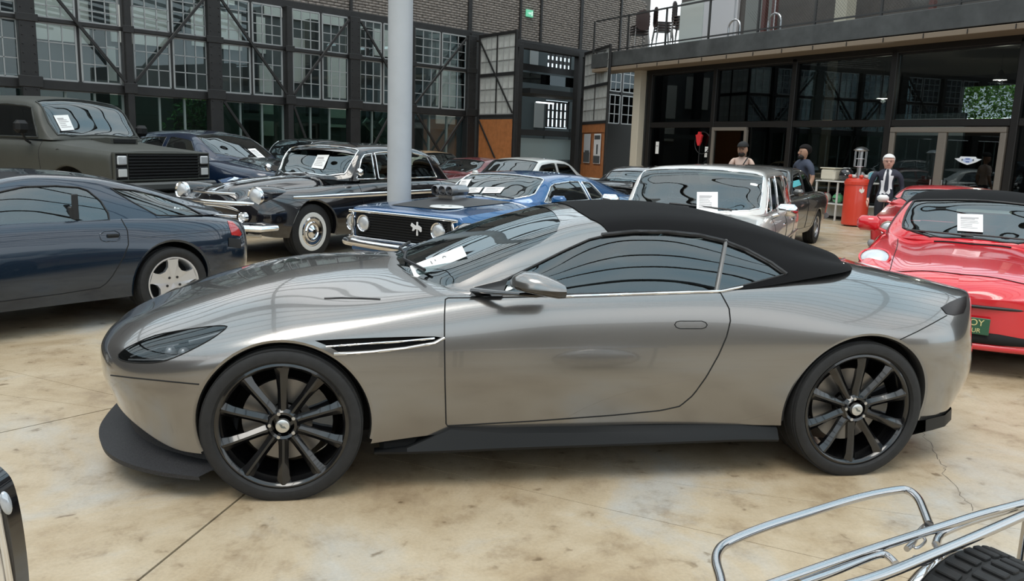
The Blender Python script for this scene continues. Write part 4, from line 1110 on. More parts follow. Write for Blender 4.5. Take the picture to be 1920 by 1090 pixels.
    side_win = [(884, 553), (930, 533), (1000, 499), (1060, 469), (1105, 449), (1140, 440.5), (1190, 436), (1250, 437.5), (1310, 444), (1350, 453), (1395, 470), (1440, 494), (1470, 515), (1445, 522), (1400, 534), (1350, 545.5), (1200, 549), (1060, 552.5)]
    fs = dm.cut_px(side_win)
    WG = glass('main_glass', (.34, .43, .44), 2.0)
    lp = dm.loops(fs)
    quarter = dm_split(dm, fs, car, 1352, 1338)
    car.part(dm, [f for f in fs if f.is_valid and f not in quarter], 'side_window', WG, 'dup', off=-.004)
    car.part(dm, list(quarter), 'quarter_window', WG, 'dup', off=-.004)
    car.lines(lp, .006, 'window_seal', BLACK, 'dup')
    car.lines([car.cast(bd, [(1361, 452), (1352, 500), (1343, 547)], .003, 6)], .010, 'window_divider', mat('satin_grey', (.16, .155, .15), .35, .4), 'dup', closed=False)
    # windscreen: in plan
    scr = [(.40, .02), (.40, -.30), (.52, -.55), (.66, -.655), (.80, -.70), (1.0, -.672), (1.2, -.622), (1.30, -.57), (1.345, -.45), (1.36, -.25), (1.365, .02)]
    fs = dm.cut_axis(scr, (0, 1), lambda f: f.normal.z > .1)
    car.part(dm, fs, 'windscreen', glass('screen_glass', (.40, .47, .48), 2.1), 'join', off=-.003)
    # canvas
    cv = [(1.475, .02), (1.475, -.3), (1.49, -.5), (1.545, -.62), (1.60, -.72), (1.60, -1.2), (3.3, -1.2), (3.3, .02)]
    fs = dm.cut_axis(cv, (0, 1)); lp = dm.loops(fs)
    canvas = mat('canvas', (.006, .006, .0065), .95, bump=.15, nscale=600, sheen=.02, spec=.15)
    top = car.part(dm, fs, 'soft_top', canvas, 'join', off=.004)
    car.part(dm, list(dm.bm.faces), 'windscreen_frame', paint, 'join')
    # canvas thickness under its edge, belt chrome strip
    car.lines([car.cast(bd, [(1128, 441.5), (1190, 435.5), (1250, 436), (1310, 442), (1355, 452.5), (1400, 470), (1445, 494), (1474, 515)], .004, 6)], .011, 'roof_seal', BLACK, 'dup', closed=False)
    belt = [(1045, 557.5), (1200, 552.5), (1351, 547.5), (1420, 534), (1480, 518), (1540, 500), (1583, 487)]
    car.lines([car.cast(bv, belt, .004, 8) or car.cast(bd, belt, .004, 8)], .0075, 'belt_trim', mat('bright_trim', (.80, .80, .80), .18, 1.0), 'dup', closed=False)
    # black cowl between bonnet and screen
    cw = MB(); P = [(.44, -.0), (.46, -.25), (.53, -.47), (.64, -.62), (.78, -.73)]; Q = [(.60, 0), (.62, -.24), (.68, -.43), (.76, -.55), (.86, -.68)]
    V = [(x, y, .955-.05*abs(y)) for x, y in P]+[(x, y, .93) for x, y in Q]; n = len(P)
    cw.add(V, [(i, i+1, n+i+1, n+i) for i in range(n-1)]); V2, F2, _ = mirror(cw.V, cw.F); cw.add(V2, F2); cw.build('cowl', BLACK, car.root)
    wp = MB()
    for y0, y1 in ((-.55, .05), (-.02, .50)):
        wp.tube([(.58+.12*abs(y0), y0, .99), (.56, (y0+y1)/2, 1.0), (.58+.1*abs(y1), y1, 1.0)], .009, 6)
    wp.build('wiper', BLACK, car.root)
    # door mirrors
    n = 20
    sec = [(.985, .028, .022, .010, -1.07), (1.00, .056, .040, .016, -1.075), (1.035, .085, .060, .022, -1.082), (1.085, .098, .062, .028, -1.088), (1.13, .102, .052, .036, -1.09), (1.175, .100, .038, .042, -1.092), (1.205, .094, .024, .040, -1.092)]
    def half(lo_, nm, m):
        mi = MB(); V = []; F = []; k = n//2+1
        for x, ay, au, al, cy in sec:
            for i in range(k):
                a = PI*i/(k-1); ca, sa = math.cos(a), math.sin(a)
                V.append((x, cy+ay*np.sign(ca)*abs(ca)**.7, 1.003-.05*(x-1.09)+(au*abs(sa)**.8 if not lo_ else -al*abs(sa)**.7)))
        for i in range(len(sec)-1):
            for j in range(k-1): F.append((i*k+j, i*k+j+1, (i+1)*k+j+1, (i+1)*k+j))
        F += [tuple(range(k)), tuple(range((len(sec)-1)*k, len(sec)*k))[::-1]]
        mi.add(V, F); return car.both(mi, nm, m, sharp=45)
    half(False, 'door_mirror', paint); half(True, 'mirror_underside', GLOSSB)
    lo = MB(); lo.tube([(.86, -.80, .935), (.93, -.90, .945), (1.02, -1.0, .955), (1.10, -1.06, .962), (1.185, -1.08, .972)], [.030, .024, .020, .030, .020], 10, flat=.45)
    car.both(lo, 'mirror_arm', GLOSSB, sharp=60)
    tri = MB(); tri.add([(.83, -.842, .915), (.98, -.862, .918), (1.02, -.80, .99), (.86, -.80, .95)], [(0, 1, 2, 3)]); tri.add([(.83, -.80, .91), (.98, -.82, .91), (1.02, -.77, .985), (.86, -.77, .945)], [(3, 2, 1, 0)]); car.both(tri, 'mirror_sail', GLOSSB)
    # skirt, splitter, diffuser
    sk_ = MB(); P = []
    V = []; F = []; pts = [(.40, .905, .185, .19), (.55, .915, .185, .205), (.75, .93, .19, .32), (1.0, .935, .195, .295), (1.4, .935, .195, .285), (1.8, .935, .195, .28), (2.2, .935, .195, .28), (2.40, .93, .185, .27)]
    for x, w, zl, zu in pts: V += [(x, -w+.07, zu), (x, -w+.022, zu-.025 if zu > .21 else zu), (x, -w-.004, zl+.012), (x, -w, zl), (x, -w+.10, zl-.01)]
    for i in range(len(pts)-1):
        for j in range(4): F.append((i*5+j, i*5+j+1, i*5+6+j, i*5+5+j))
    sk_.add(V, F); car.both(sk_, 'side_skirt', mat('satin_black', (.011, .0115, .012), .5, spec=.22))
    sp = MB(); out = [(-.36, .925), (-.52, .885), (-.68, .80), (-.80, .68), (-.88, .53), (-.935, .35), (-.955, .17), (-.96, 0)]; out = curve_pts(out, 4)
    V = []; F = []
    for x, w in out:
        t = (x+.36)/(-.6); V += [(x, -w, .10+.035*t), (x-.006, -w, .118+.045*t), (x+.05, -w*.93, .125+.055*t), (x+.12, -w*.84, .15+.06*t), (x+.15, -w*.82, .35), (x+.1, -w*.9, .10)]
    for i in range(len(out)-1):
        for j in range(5): F.append((i*6+j, i*6+j+1, i*6+7+j, i*6+6+j))
    sp.add(V, F); V2, F2, _ = mirror(sp.V, sp.F); sp.add(V2, F2)
    sp.build('front_splitter', mat('speckled_grey', (.030, .030, .032), .55, noise=.6, nscale=260, spec=.25), car.root)
    df = MB(); out = [(3.24, .90), (3.40, .84), (3.52, .74), (3.62, .58), (3.68, .38), (3.70, 0)]
    V = []; F = []
    for x, w in out: V += [(x, -w-.004, .265), (x+.01, -w, .20), (x-.03, -w*.95, .165), (x-.2, -w*.9, .16)]
    for i in range(len(out)-1):
        for j in range(3): F.append((i*4+j, i*4+j+1, i*4+5+j, i*4+4+j))
    df.add(V, F); V2, F2, _ = mirror(df.V, df.F); df.add(V2, F2); df.build('rear_diffuser', MATS['satin_black'], car.root)
    # floor pan
    fp = MB(); fp.box((1.4, 0, .20), (1.95, 1.72, .08), .02); fp.box((1.4, 0, .22), (4.0, 1.1, .10), .02); fp.box((1.42, 0, .5), (3.6, 1.12, .5), .05); fp.build('floor_pan', LINER, car.root)
    # cabin
    tb = MB(); tb.box((1.25, 0, .78), (.35, 1.50, .18), .05); tb.box((.78, 0, .88), (.45, 1.15, .06), .02); tb.build('dashboard', LEATH, car.root)
    for y in (-.36, .36): seat(car, 1.62, y, .44, LEATH, .46)
    rs = MB(); rs.box((2.38, 0, .70), (.18, 1.2, .5), .05); rs.box((2.62, 0, .93), (.4, 1.3, .05), .02); rs.build('rear_bench', LEATH, car.root)
    steering(car, 1.36, -.36, .86)
    wheel(car, 0, .965, .352, .284, .255, 'ten', z=.346, steer=-.02, rot0=.03)
    wheel(car, 2.805, .975, .354, .284, .295, 'ten', z=.347, rot0=.06)
    # printed strip lying behind the screen
    o = car.to_local
    q = [car.spot(bd, p, .006) for p in ((769, 501), (867, 463), (876, 482), (779, 523))]
    if all(v is not None for v in q):
        sh = sheet('notice_strip', car, [Vector(car.to_world(v)) for v in q], lines=0, bars=False)
        tag(sh, 'long white printed strip lying on the windscreen of the grey convertible', 'notice')
        c = [Vector(car.to_world(v)) for v in q]; ex = (c[1]-c[0]).normalized(); nn = ex.cross(c[0]-c[3]).normalized()
        if nn.dot(Vector(CAM_P)-c[0]) < 0: nn = -nn
        ey = nn.cross(ex); M = Matrix((( ex.x, ey.x, nn.x, 0), (ex.y, ey.y, nn.y, 0), (ex.z, ey.z, nn.z, 0), (0, 0, 0, 1)))
        mid = (c[0]+c[1]+c[2]+c[3])/4+nn*.007
        text_obj('lettering', '11  0', .045, mat('strip_print', (.20, .20, .20), .8), sh, Matrix.Translation(mid) @ M)
    return car
def dm_split(skin, faces, car, xt, xb):
    """faces of a pane behind a sloping divider given by its pixel column at the top and the bottom"""
    out = set()
    for f in faces:
        q = to_px(car.to_world(np.array([f.calc_center_median()])))[0]
        t = (q[1]-450)/(548-450)
        if q[0] > xt+(xb-xt)*t: out.add(f)
    return out
main_car = build_main()
# ------------------------------------------------------------------ dark blue coupe beside the convertible
def build_blue_coupe():
    loc, th = pose(328, 530, .318, 2.5, -.915, 41.5)
    paint = mat('midnight_blue', (.009, .021, .040), .18, .35, coat=1.0)
    body = [(-.98, 0, .25, .45, .56, .9, .58), (-.95, .4, .25, .45, .57, .9, .60), (-.86, .66, .24, .46, .60, .9, .63), (-.6, .83, .22, .48, .66, .88, .70), (-.2, .88, .22, .5, .73, .87, .79), (.3, .895, .23, .5, .80, .88, .86), (.8, .895, .23, .51, .865, .905, .90),
            (1.4, .895, .23, .52, .885, .905, .9), (2.0, .905, .23, .53, .885, .90, .9), (2.5, .925, .24, .54, .875, .87, .905), (2.9, .905, .25, .54, .85, .86, .90), (3.2, .83, .27, .53, .81, .86, .87), (3.4, .68, .29, .52, .77, .88, .81), (3.5, .42, .30, .5, .73, .9, .76), (3.53, 0, .31, .5, .70, .9, .71)]
    cab = [(.40, 0, .87, 0, .88, .885), (.5, .5, .87, .42, .89, .92), (.72, .74, .875, .65, .92, 1.02), (1.0, .795, .88, .64, 1.06, 1.145), (1.25, .80, .88, .60, 1.165, 1.235), (1.6, .805, .882, .58, 1.21, 1.285), (2.0, .805, .885, .58, 1.19, 1.26), (2.4, .795, .885, .59, 1.115, 1.18), (2.75, .75, .885, .58, 1.02, 1.075), (3.05, .67, .88, .52, .945, .975), (3.25, .50, .865, .40, .90, .905), (3.32, 0, .86, 0, .87, .87)]
    def cuts(car, sk, bv):
        dr = [(149, 330), (188, 364), (223, 402.8), (239, 432), (241, 458.5), (232, 482), (211.4, 517), (200, 531), (188, 539.5), (117, 551), (0, 566), (-120, 584), (-120, 420)]
        fs = sk.cut_px(dr); lp = sk.loops(fs); d = car.part(sk, fs, 'door', paint, 'dup'); car.lines(lp, .004, 'door_seam', LINER, 'dup')
        hd = [(187, 440), (194, 434), (214, 432), (224, 437), (226, 445), (221, 451), (199, 453), (190, 450)]
        car.lines([car.cast(bv, hd+hd[:1], 0, 3)], .006, 'door_handle', paint, 'dup', d=.006)
        mb = MB(); P = car.cast(bv, [(201, 443), (222, 442)], .001, 3)
        if len(P) > 1: mb.tube(P, .016, 8); car.both(mb, 'handle_grip', LINER)
        tl = [(426, 414), (436, 416), (447, 428), (453, 439), (450, 443), (434, 441)]
        car.part(sk, biggest(sk.cut_px(tl)), 'tail_light', REDLENS, 'dup', off=.003)
        bs = [(428, 446), (451, 449), (451, 466), (428, 462)]
        car.part(sk, biggest(sk.cut_px(bs)), 'rub_strip', BLACK, 'dup', off=.006)
        car.lines([car.cast(bv, [(268, 445), (330, 440), (400, 434), (430, 432)], 0, 6)], .003, 'body_crease', paint, 'dup', closed=False)
    def dome(car, dm, wing):
        for nm, P in (('side_window', [(-110, 428), (0, 429), (85, 422), (182, 419), (205, 413), (203, 400), (188, 376), (164, 357), (147, 351.5), (103, 348.5), (44, 350.5), (0, 360), (-70, 385)]), ('quarter_window', [(205, 353), (250, 380), (294, 404), (384, 405.5), (346, 385), (294, 367), (250, 357)])):
            fs = dm.cut_px(P); lp = dm.loops(fs); car.part(dm, fs, nm, wing, 'dup', off=-.004); car.lines(lp, .007, 'window_trim', BLACK, 'dup')
    car = gen_car('coupe_car', 'dark blue rounded hatchback coupe with silver five-spoke wheels', loc, th, body, cab, paint, arches=[(0, .365, .33), (2.5, .37, .33)], wheels=[(0, .895, .318, .232, .225, 'five'), (2.5, .915, .318, .232, .255, 'five')], screen=(.46, 1.22, .07), trim_r=.007, nu=130, cuts=cuts, sub=7, seats=True,
                  dome_cuts=dome, back=(2.25, 3.12, .10))
    # quarter panes of the hatch
    mb = MB(); mb.lathe([(.034, -.06), (.034, .06), (.028, .06), (.028, -.06)], 16, axis='x', M=TR((3.46, -.52, .27))); mb.build('exhaust_pipe', STEEL, car.root)
    b = MB(); b.box((1.75, -.78, 1.0), (.05, .02, .22), .006); b.box((1.72, -.76, .95), (.03, .05, .12), .01); car.both(b, 'seat_belt', BLACK)
    return car
coupe = build_blue_coupe()

# ------------------------------------------------------------------ olive off-road truck
def build_truck():
    th = math.radians(148); P = CAM_P+px_ray(204, 300)[1]*11.7; c, s = math.cos(th), math.sin(th)
    loc = (P[0]-(c*-.85-s*1.0), P[1]-(s*-.85+c*1.0))
    paint = mat('matt_olive', (.052, .054, .046), .5, noise=.08, nscale=3)
    body = [(-.87, 0, .86, 1.1, 1.335, .97, 1.345), (-.868, .7, .86, 1.1, 1.335, .97, 1.35), (-.862, .93, .86, 1.1, 1.33, .975, 1.35), (-.84, .985, .86, 1.1, 1.335, .965, 1.36), (-.75, 1.0, .82, 1.1, 1.345, .95, 1.38), (0, 1.005, .80, 1.1, 1.40, .935, 1.45), (.45, 1.005, .80, 1.1, 1.44, .93, 1.50), (1.2, 1.005, .80, 1.1, 1.47, .93, 1.5), (2.4, 1.005, .80, 1.1, 1.47, .93, 1.5), (3.4, 1.0, .82, 1.1, 1.46, .93, 1.5), (3.6, .985, .85, 1.1, 1.45, .95, 1.48), (3.63, .8, .85, 1.1, 1.44, .96, 1.46), (3.64, 0, .85, 1.1, 1.44, .96, 1.45)]
    cab = [(.30, 0, 1.49, 0, 1.50, 1.51), (.34, .6, 1.475, .55, 1.51, 1.55), (.42, .86, 1.475, .80, 1.52, 1.62), (.58, .92, 1.48, .83, 1.70, 1.86), (.74, .93, 1.48, .80, 1.95, 2.06), (.90, .93, 1.48, .785, 2.03, 2.125), (1.4, .93, 1.48, .78, 2.06, 2.165), (2.4, .93, 1.48, .78, 2.06, 2.17), (3.2, .93, 1.48, .78, 2.04, 2.15), (3.45, .92, 1.48, .77, 1.98, 2.09), (3.58, .90, 1.48, .70, 1.7, 1.75), (3.62, 0, 1.47, 0, 1.5, 1.5)]
    car = gen_car('offroad_truck', 'matt olive grey lifted off-road truck with black slatted grille and bonnet scoop', loc, th, body, cab, paint, side=1, boxy=True, arches=[(0, .50, .62), (2.7, .50, .62)], wheels=[(0, 1.02, .44, .21, .30, 'plain'), (2.7, 1.02, .44, .21, .30, 'plain')],
                  windows=[(.66, .86, 1.62, 1.62), (1.78, 1.78, 3.2, 3.3)], screen=(.36, .87, .045), trim=mat('window_rubber', (.03, .033, .03), .6), trim_r=.016, nu=120, sub=5, door=[[(.55, .84), (1.70, .84), (1.70, 1.46), (.55, 1.46)]])
    r = car.root
    # front: frame, slats, stacked square lamps, bumper
    MB().box((-.875, 0, 1.12), (.05, 1.86, .40), .01).build('grille_backing', LINER, r)
    fr = MB(); fr.box((-.90, 0, 1.322), (.05, 1.92, .03), .008); fr.box((-.90, 0, .915), (.05, 1.92, .03), .008)
    for y in (-.95, .95): fr.box((-.895, y, 1.12), (.05, .03, .40), .008)
    for y in (-.72, .72): fr.box((-.895, y, 1.12), (.04, .02, .40), .005)
    fr.build('grille_frame', paint, r)
    for k in range(8): MB().box((-.905, 0, .955+.0475*k), (.05, 1.42, .022), .004).build('grille_slat', mat('satin_black', (.030, .031, .033), .38, coat=.3), r)
    for y in (-.835, .835):
        a = MB().box((-.905, y, 1.215), (.05, .20, .155), .02).build('headlight', BLACK, r)
        MB().box((-.925, y, 1.215), (.03, .175, .13), .02).build('lens', LENS, a)
        b = MB().box((-.905, y, 1.03), (.05, .20, .155), .015).build('turn_signal', BLACK, r)
        MB().box((-.922, y, 1.03), (.03, .17, .125), .012).build('lens', mat('frosted_lens', (.55, .55, .54), .35), b)
    MB().box((-.98, 0, .82), (.16, 1.98, .13), .03).build('front_bumper', mat('bumper_paint', (.06, .062, .06), .4), r)
    MB().box((-.86, 0, .70), (.10, 1.5, .16), .02).build('valance', LINER, r)
    # bonnet scoop, bonnet edge, wipers, mirror, fuel cap
    sc = MB(); sc.prism([(-.10, 1.44), (.34, 1.49), (.34, 1.51), (.0, 1.535), (-.10, 1.53)], -.26, .26); a = sc.build('bonnet_scoop', paint, r)
    MB().box((-.105, 0, 1.487), (.02, .44, .07), .01).build('scoop_mouth', LINER, a)
    for y0 in (-.55, .2): MB().tube([(.40, y0, 1.56), (.43, y0+.25, 1.60), (.45, y0+.5, 1.61)], .010, 6).build('wiper', BLACK, r)
    for s in (-1, 1):
        m = MB(); m.box((.72, s*1.14, 1.66), (.14, .22, .19), .05); a = m.build('door_mirror', mat('satin_black'), r)
        MB().tube([(.75, s*.98, 1.42), (.74, s*1.06, 1.46), (.73, s*1.12, 1.58)], .018, 6).build('mirror_arm', mat('satin_black'), a)
    MB().lathe([(0, .006), (.045, .006), (.05, 0)], 16, M=TR((.17, 1.0, 1.30), rx=PI)).build('side_marker', BLACK, r)
    MB().box((.1, 0, .62), (3.9, .9, .18), .04).build('chassis', LINER, r)
    MB().tube([(0, -.85, .44), (0, .85, .44)], .07, 8).build('front_axle', LINER, r); MB().tube([(2.7, -.85, .44), (2.7, .85, .44)], .07, 8).build('rear_axle', LINER, r)
    notice(car, [(100, 217), (127, 216), (139, 244), (115, 246)], 'white price notice on the windscreen of the olive truck')
    return car
truck = build_truck()

# ------------------------------------------------------------------ dark blue sport utility behind the truck
def build_suv():
    th = math.radians(140); P = CAM_P+px_ray(500, 292)[1]*14.0; c, s = math.cos(th), math.sin(th)
    loc = (P[0]-(c*-.6-s*.6), P[1]-(s*-.6+c*.6))
    paint = mat('ink_blue', (.004, .014, .040), .2, .2, coat=1.0)
    body = [(-.92, 0, .45, .70, .95, .9, .98), (-.88, .5, .45, .70, .96, .9, 1.0), (-.75, .82, .42, .70, 1.0, .9, 1.04), (-.4, .96, .40, .72, 1.06, .88, 1.12), (.1, .99, .40, .75, 1.12, .87, 1.2), (.6, .985, .42, .75, 1.17, .9, 1.25), (1.4, .975, .42, .75, 1.2, .92, 1.25), (2.4, .98, .42, .76, 1.22, .91, 1.25), (3.0, .99, .42, .77, 1.24, .89, 1.26), (3.6, .95, .45, .75, 1.22, .88, 1.24), (3.95, .8, .5, .75, 1.15, .9, 1.17), (4.05, .5, .5, .75, 1.1, .9, 1.1), (4.07, 0, .5, .75, 1.05, .9, 1.07)]
    cab = [(.28, 0, 1.18, 0, 1.2, 1.22), (.38, .55, 1.17, .48, 1.21, 1.26), (.6, .82, 1.18, .74, 1.26, 1.38), (.9, .88, 1.2, .73, 1.44, 1.54), (1.2, .89, 1.2, .68, 1.58, 1.66), (1.7, .89, 1.21, .66, 1.63, 1.725), (2.4, .89, 1.22, .66, 1.61, 1.71), (3.0, .88, 1.23, .66, 1.53, 1.62), (3.5, .85, 1.23, .62, 1.38, 1.44), (3.75, .7, 1.2, .5, 1.24, 1.27), (3.8, 0, 1.2, 0, 1.2, 1.2)]
    car = gen_car('sport_utility_car', 'dark blue sport utility with black bonnet parked behind the olive truck', loc, th, body, cab, paint, side=1, arches=[(0, .42, .42), (2.95, .43, .42)], wheels=[(0, .985, .39, .28, .28, 'five'), (2.95, .985, .39, .28, .3, 'five')], windows=[(.85, 1.15, 1.75, 1.8), (1.88, 1.88, 2.7, 3.0)], screen=(.36, 1.2, .07), back=(3.1, 3.7, .1), trim=GLOSSB, trim_r=.006, wheel_kw={'rimm': GLOSSB})
    # black bonnet panel with ridges
    bn = MB(); V = []; F = []
    for i, x in enumerate(np.linspace(-.70, .42, 9)):
        for j, y in enumerate(np.linspace(-.52, .52, 9)):
            h = car.bv.ray_cast(Vector((x, -.002+abs(y) if car.side > 0 else -abs(y), 3)), Vector((0, 0, -1)))
            V.append((x, y, (h[0].z if h[0] else 1.0)+.006+(.02 if 1 < j < 7 else 0)))
    F = [(i*9+j, i*9+j+1, i*9+10+j, i*9+9+j) for i in range(8) for j in range(8)]
    bn.add(V, F).build('bonnet_panel', mat('carbon_black', (.01, .01, .012), .15, coat=1.0), car.root, 60)
    for y in (-.68, .68):
        MB().box((-.70, y, .93), (.30, .22, .05), .02, TR(rz=0)).build('headlight', LENS, car.root)
    MB().box((-.92, 0, .72), (.06, 1.3, .22), .02).build('grille', BLACK, car.root)
    notice(car, [(464, 280), (478, 279), (497, 296), (484, 297)], 'white price notice on the windscreen of the dark blue sport utility')
    return car
suv = build_suv()
BRIGHT = mat('bright_trim', (.80, .80, .80), .18, 1.0)
def arc_bar(car, name, m, x, half, z, r, sweep=.12, wrap=.0, flat=1.0, n=13, parent=None):
    """bumper bar bowed in plan, ends wrapped backwards"""
    P = []
    for y in np.linspace(-half, half, n):
        t = abs(y)/half; P.append((x+sweep*t**2.2, y, z))
    if wrap: P = [(x+sweep+wrap, -half-.015, z)]+P+[(x+sweep+wrap, half+.015, z)]
    return MB().tube(P, r, 10, flat=flat).build(name, m, parent or car.root, 50)
def top_patch(car, name, m, x0, x1, y0f, y1f, off=.006, nx=10, ny=11):
    """panel lying on the upper body between x0 and x1; y0f and y1f half widths at either end"""
    V = []; F = []
    for x in np.linspace(x0, x1, nx):
        t = (x-x0)/(x1-x0); hw = y0f+(y1f-y0f)*t
        for y in np.linspace(-hw, hw, ny):
            h = car.bv.ray_cast(Vector((x, car.side*max(abs(y), .002), 3)), Vector((0, 0, -1))); V.append((x, y, (h[0].z if h[0] else .9)+off))
    F = [(i*ny+j, i*ny+j+1, (i+1)*ny+j+1, (i+1)*ny+j) for i in range(nx-1) for j in range(ny-1)]
    return MB().add(V, F).build(name, m, car.root, 60)
def mirror_pod(car, x, y, z, m, size=(.10, .20, .13), chrome=None):
    for s in (-1, 1):
        a = MB().box((x, s*(y+.10), z), size, .035).build('door_mirror', m, car.root, 60)
        MB().tube([(x-.02, s*(y-.06), z-.07), (x, s*(y+.06), z-.03)], .018, 6).build('mirror_arm', m, a)

# ------------------------------------------------------------------ black classic saloon
def build_classic():
    loc, th = pose(583, 484, 0, 0, -.86, 50)
    paint = mat('piano_black', (.006, .006, .008), .12, coat=1.0)
    body = [(-.95, 0, .40, .6, .74, .75, .82), (-.93, .5, .40, .6, .77, .75, .86), (-.86, .80, .38, .6, .83, .76, .92), (-.7, .92, .34, .6, .90, .77, .97), (-.3, .965, .31, .6, .945, .77, 1.02), (.3, .98, .30, .6, .965, .78, 1.06), (.9, .98, .28, .6, .99, .85, 1.07), (1.6, .98, .28, .6, 1.01, .88, 1.06), (2.4, .98, .28, .6, 1.01, .88, 1.06), (3.1, .97, .30, .6, 1.0, .85, 1.05), (3.7, .93, .34, .6, .95, .82, 1.0), (4.2, .82, .4, .6, .88, .82, .92), (4.4, .55, .42, .6, .82, .85, .85), (4.45, 0, .42, .6, .78, .85, .8)]
    cab = [(.70, 0, 1.03, 0, 1.05, 1.07), (.78, .5, 1.03, .45, 1.06, 1.10), (.92, .76, 1.03, .70, 1.10, 1.2), (1.08, .82, 1.03, .74, 1.32, 1.41), (1.24, .83, 1.03, .72, 1.46, 1.53), (1.7, .84, 1.03, .70, 1.51, 1.585), (2.4, .84, 1.03, .70, 1.51, 1.58), (2.9, .83, 1.03, .69, 1.44, 1.51), (3.3, .79, 1.02, .64, 1.28, 1.34), (3.6, .68, 1.0, .52, 1.10, 1.14), (3.75, 0, .98, 0, 1, 1)]
    cream = mat('cream_seat', (.62, .58, .50), .6)
    car = gen_car('classic_saloon', 'black fifties saloon with chrome trim and whitewall tyres', loc, th, body, cab, paint, arches=[(0, .44, .37), (3.1, .42, .37)], wheels=[(0, .90, .375, .20, .20, 'white'), (3.1, .90, .375, .20, .20, 'white')], valley=(.66, .40, .045, .025),
                  windows=[(1.02, 1.16, 1.42, 1.42), (1.50, 1.50, 2.15, 2.15), (2.24, 2.24, 2.85, 3.05)], screen=(.80, 1.22, .045), back=(2.95, 3.5, .12), trim=BRIGHT, trim_r=.012, nu=110, seat_m=cream, door=[[(.98, .40), (2.2, .40), (2.2, 1.0), (.98, 1.0)], [(2.22, .40), (2.75, .40), (3.05, .75), (3.1, 1.0), (2.22, 1.0)]])
    r = car.root
    for s in (-1, 1):
        # headlights in the fender tips
        M = TR((-.83, s*.70, .86))
        MB().lathe([(.108, .01), (.122, -.008), (.130, .02), (.128, .04)], 28, axis='x', M=M).build('headlight_bezel', CHROME, r); MB().lathe([(.126, .03), (.135, .10), (.135, .22), (.11, .45), (.04, .62)], 28, axis='x', M=M).build('headlight_pod', paint, r); MB().lathe([(0, -.035), (.05, -.03), (.09, -.008), (.115, .012)], 28, axis='x', M=M).build('headlight', LENS, r)
        MB().lathe([(.05, .01), (.065, -.01), (.07, .04)], 20, axis='x', M=TR((-.97, s*.62, .60))).build('parking_lamp_ring', CHROME, r); MB().lathe([(0, -.02), (.03, -.015), (.055, .01)], 20, axis='x', M=TR((-.97, s*.62, .60))).build('parking_lamp', LENS, r)
        # long side spear and front wing flash
        P = [h[0]+Vector((0, s*.006, 0)) for h in (car.bv.ray_cast(Vector((x, -3, .84)), Vector((0, 1, 0))) for x in np.linspace(-.35, 3.9, 26)) if h[0]]
        P = [Vector((p.x, s*(abs(p.y)+.004), p.z+.02*(p.x < 0)*abs(p.x))) for p in P]
        MB().tube(P, [.012+.014*min(1, i/5) for i in range(len(P))], 8, flat=1.3).build('side_spear', CHROME, r, 50)
        MB().box((1.65, s*.975, .93), (.16, .03, .025), .01).build('door_handle', CHROME, r)
    # grille mouth: two chrome arches, cross bar, nose lip, bonnet mascot
    ring = [(-.985+.10*abs(math.cos(a)), .60*math.cos(a), .60+.13*math.sin(a)) for a in np.linspace(0, 2*PI, 32, endpoint=False)]
    MB().tube(ring, .028, 8, closed=True).build('grille_ring', CHROME, r, 50)
    V = [(p[0]+.03, p[1]*.98, p[2]) for p in ring]; MB().add(V, [tuple(range(len(V)))]).build('grille_mouth', LINER, r, None)
    arc_bar(car, 'grille_bar', CHROME, -1.01, .50, .60, .025, .07); arc_bar(car, 'nose_lip', CHROME, -.985, .70, .765, .045, .16, flat=.7)
    arc_bar(car, 'bonnet_lip', CHROME, -.93, .40, .88, .018, .06)
    MB().tube([(-.90, 0, .90), (-.6, 0, .995), (-.2, 0, 1.035), (.4, 0, 1.07)], [.02, .016, .012, .008], 8).build('bonnet_strip', CHROME, r, 50)
    ms = MB(); ms.prism([(-.72, .985), (-.80, 1.04), (-.62, 1.075), (-.40, 1.06), (-.50, 1.02), (-.46, 1.0)], -.012, .012)
    for s in (-1, 1): ms.add([(-.70, 0, 1.02), (-.42, s*.13, 1.07), (-.38, s*.10, 1.06), (-.55, 0, 1.01)], [(0, 1, 2, 3), (3, 2, 1, 0)])
    ms.build('bonnet_mascot', CHROME, r)
    arc_bar(car, 'front_bumper', CHROME, -1.10, .90, .47, .075, .16, .24, flat=.62); arc_bar(car, 'bumper_underside', mat('valance_cream', (.55, .50, .42), .5), -1.03, .85, .37, .04, .14, flat=.5)
    for s in (-.38, .38): MB().box((-1.13, s, .50), (.09, .07, .20), .03).build('overrider', CHROME, r)
    for s in (-1, 1): MB().lathe([(0, -.05), (.03, -.045), (.06, -.01), (.055, .02), (0, .03)], 14, axis='x', M=TR((.95, s*.92, 1.16))).build('door_mirror', CHROME, r)
    vz = MB(); V = []; ny = 11
    for x, dz in ((1.02, -.015), (1.10, .012), (1.24, .03)):
        for y in np.linspace(-.70, .70, ny): V.append((x+.12*(y/.7)**2, y, 1.475+dz-.05*(y/.7)**2))
    vz.add(V+[(v[0], v[1], v[2]-.012) for v in V], [(i*ny+j, i*ny+j+1, (i+1)*ny+j+1, (i+1)*ny+j) for i in (0, 1) for j in range(ny-1)]+[(k0+i*ny+j, k0+(i+1)*ny+j, k0+(i+1)*ny+j+1, k0+i*ny+j+1) for k0 in (3*ny,) for i in (0, 1) for j in range(ny-1)]); vz.build('sun_visor', paint, r, 60)
    notice(car, [(596, 291), (618, 291), (606, 318), (584, 315)], 'white price notice propped on the split windscreen of the black saloon')
    return car
classic = build_classic()

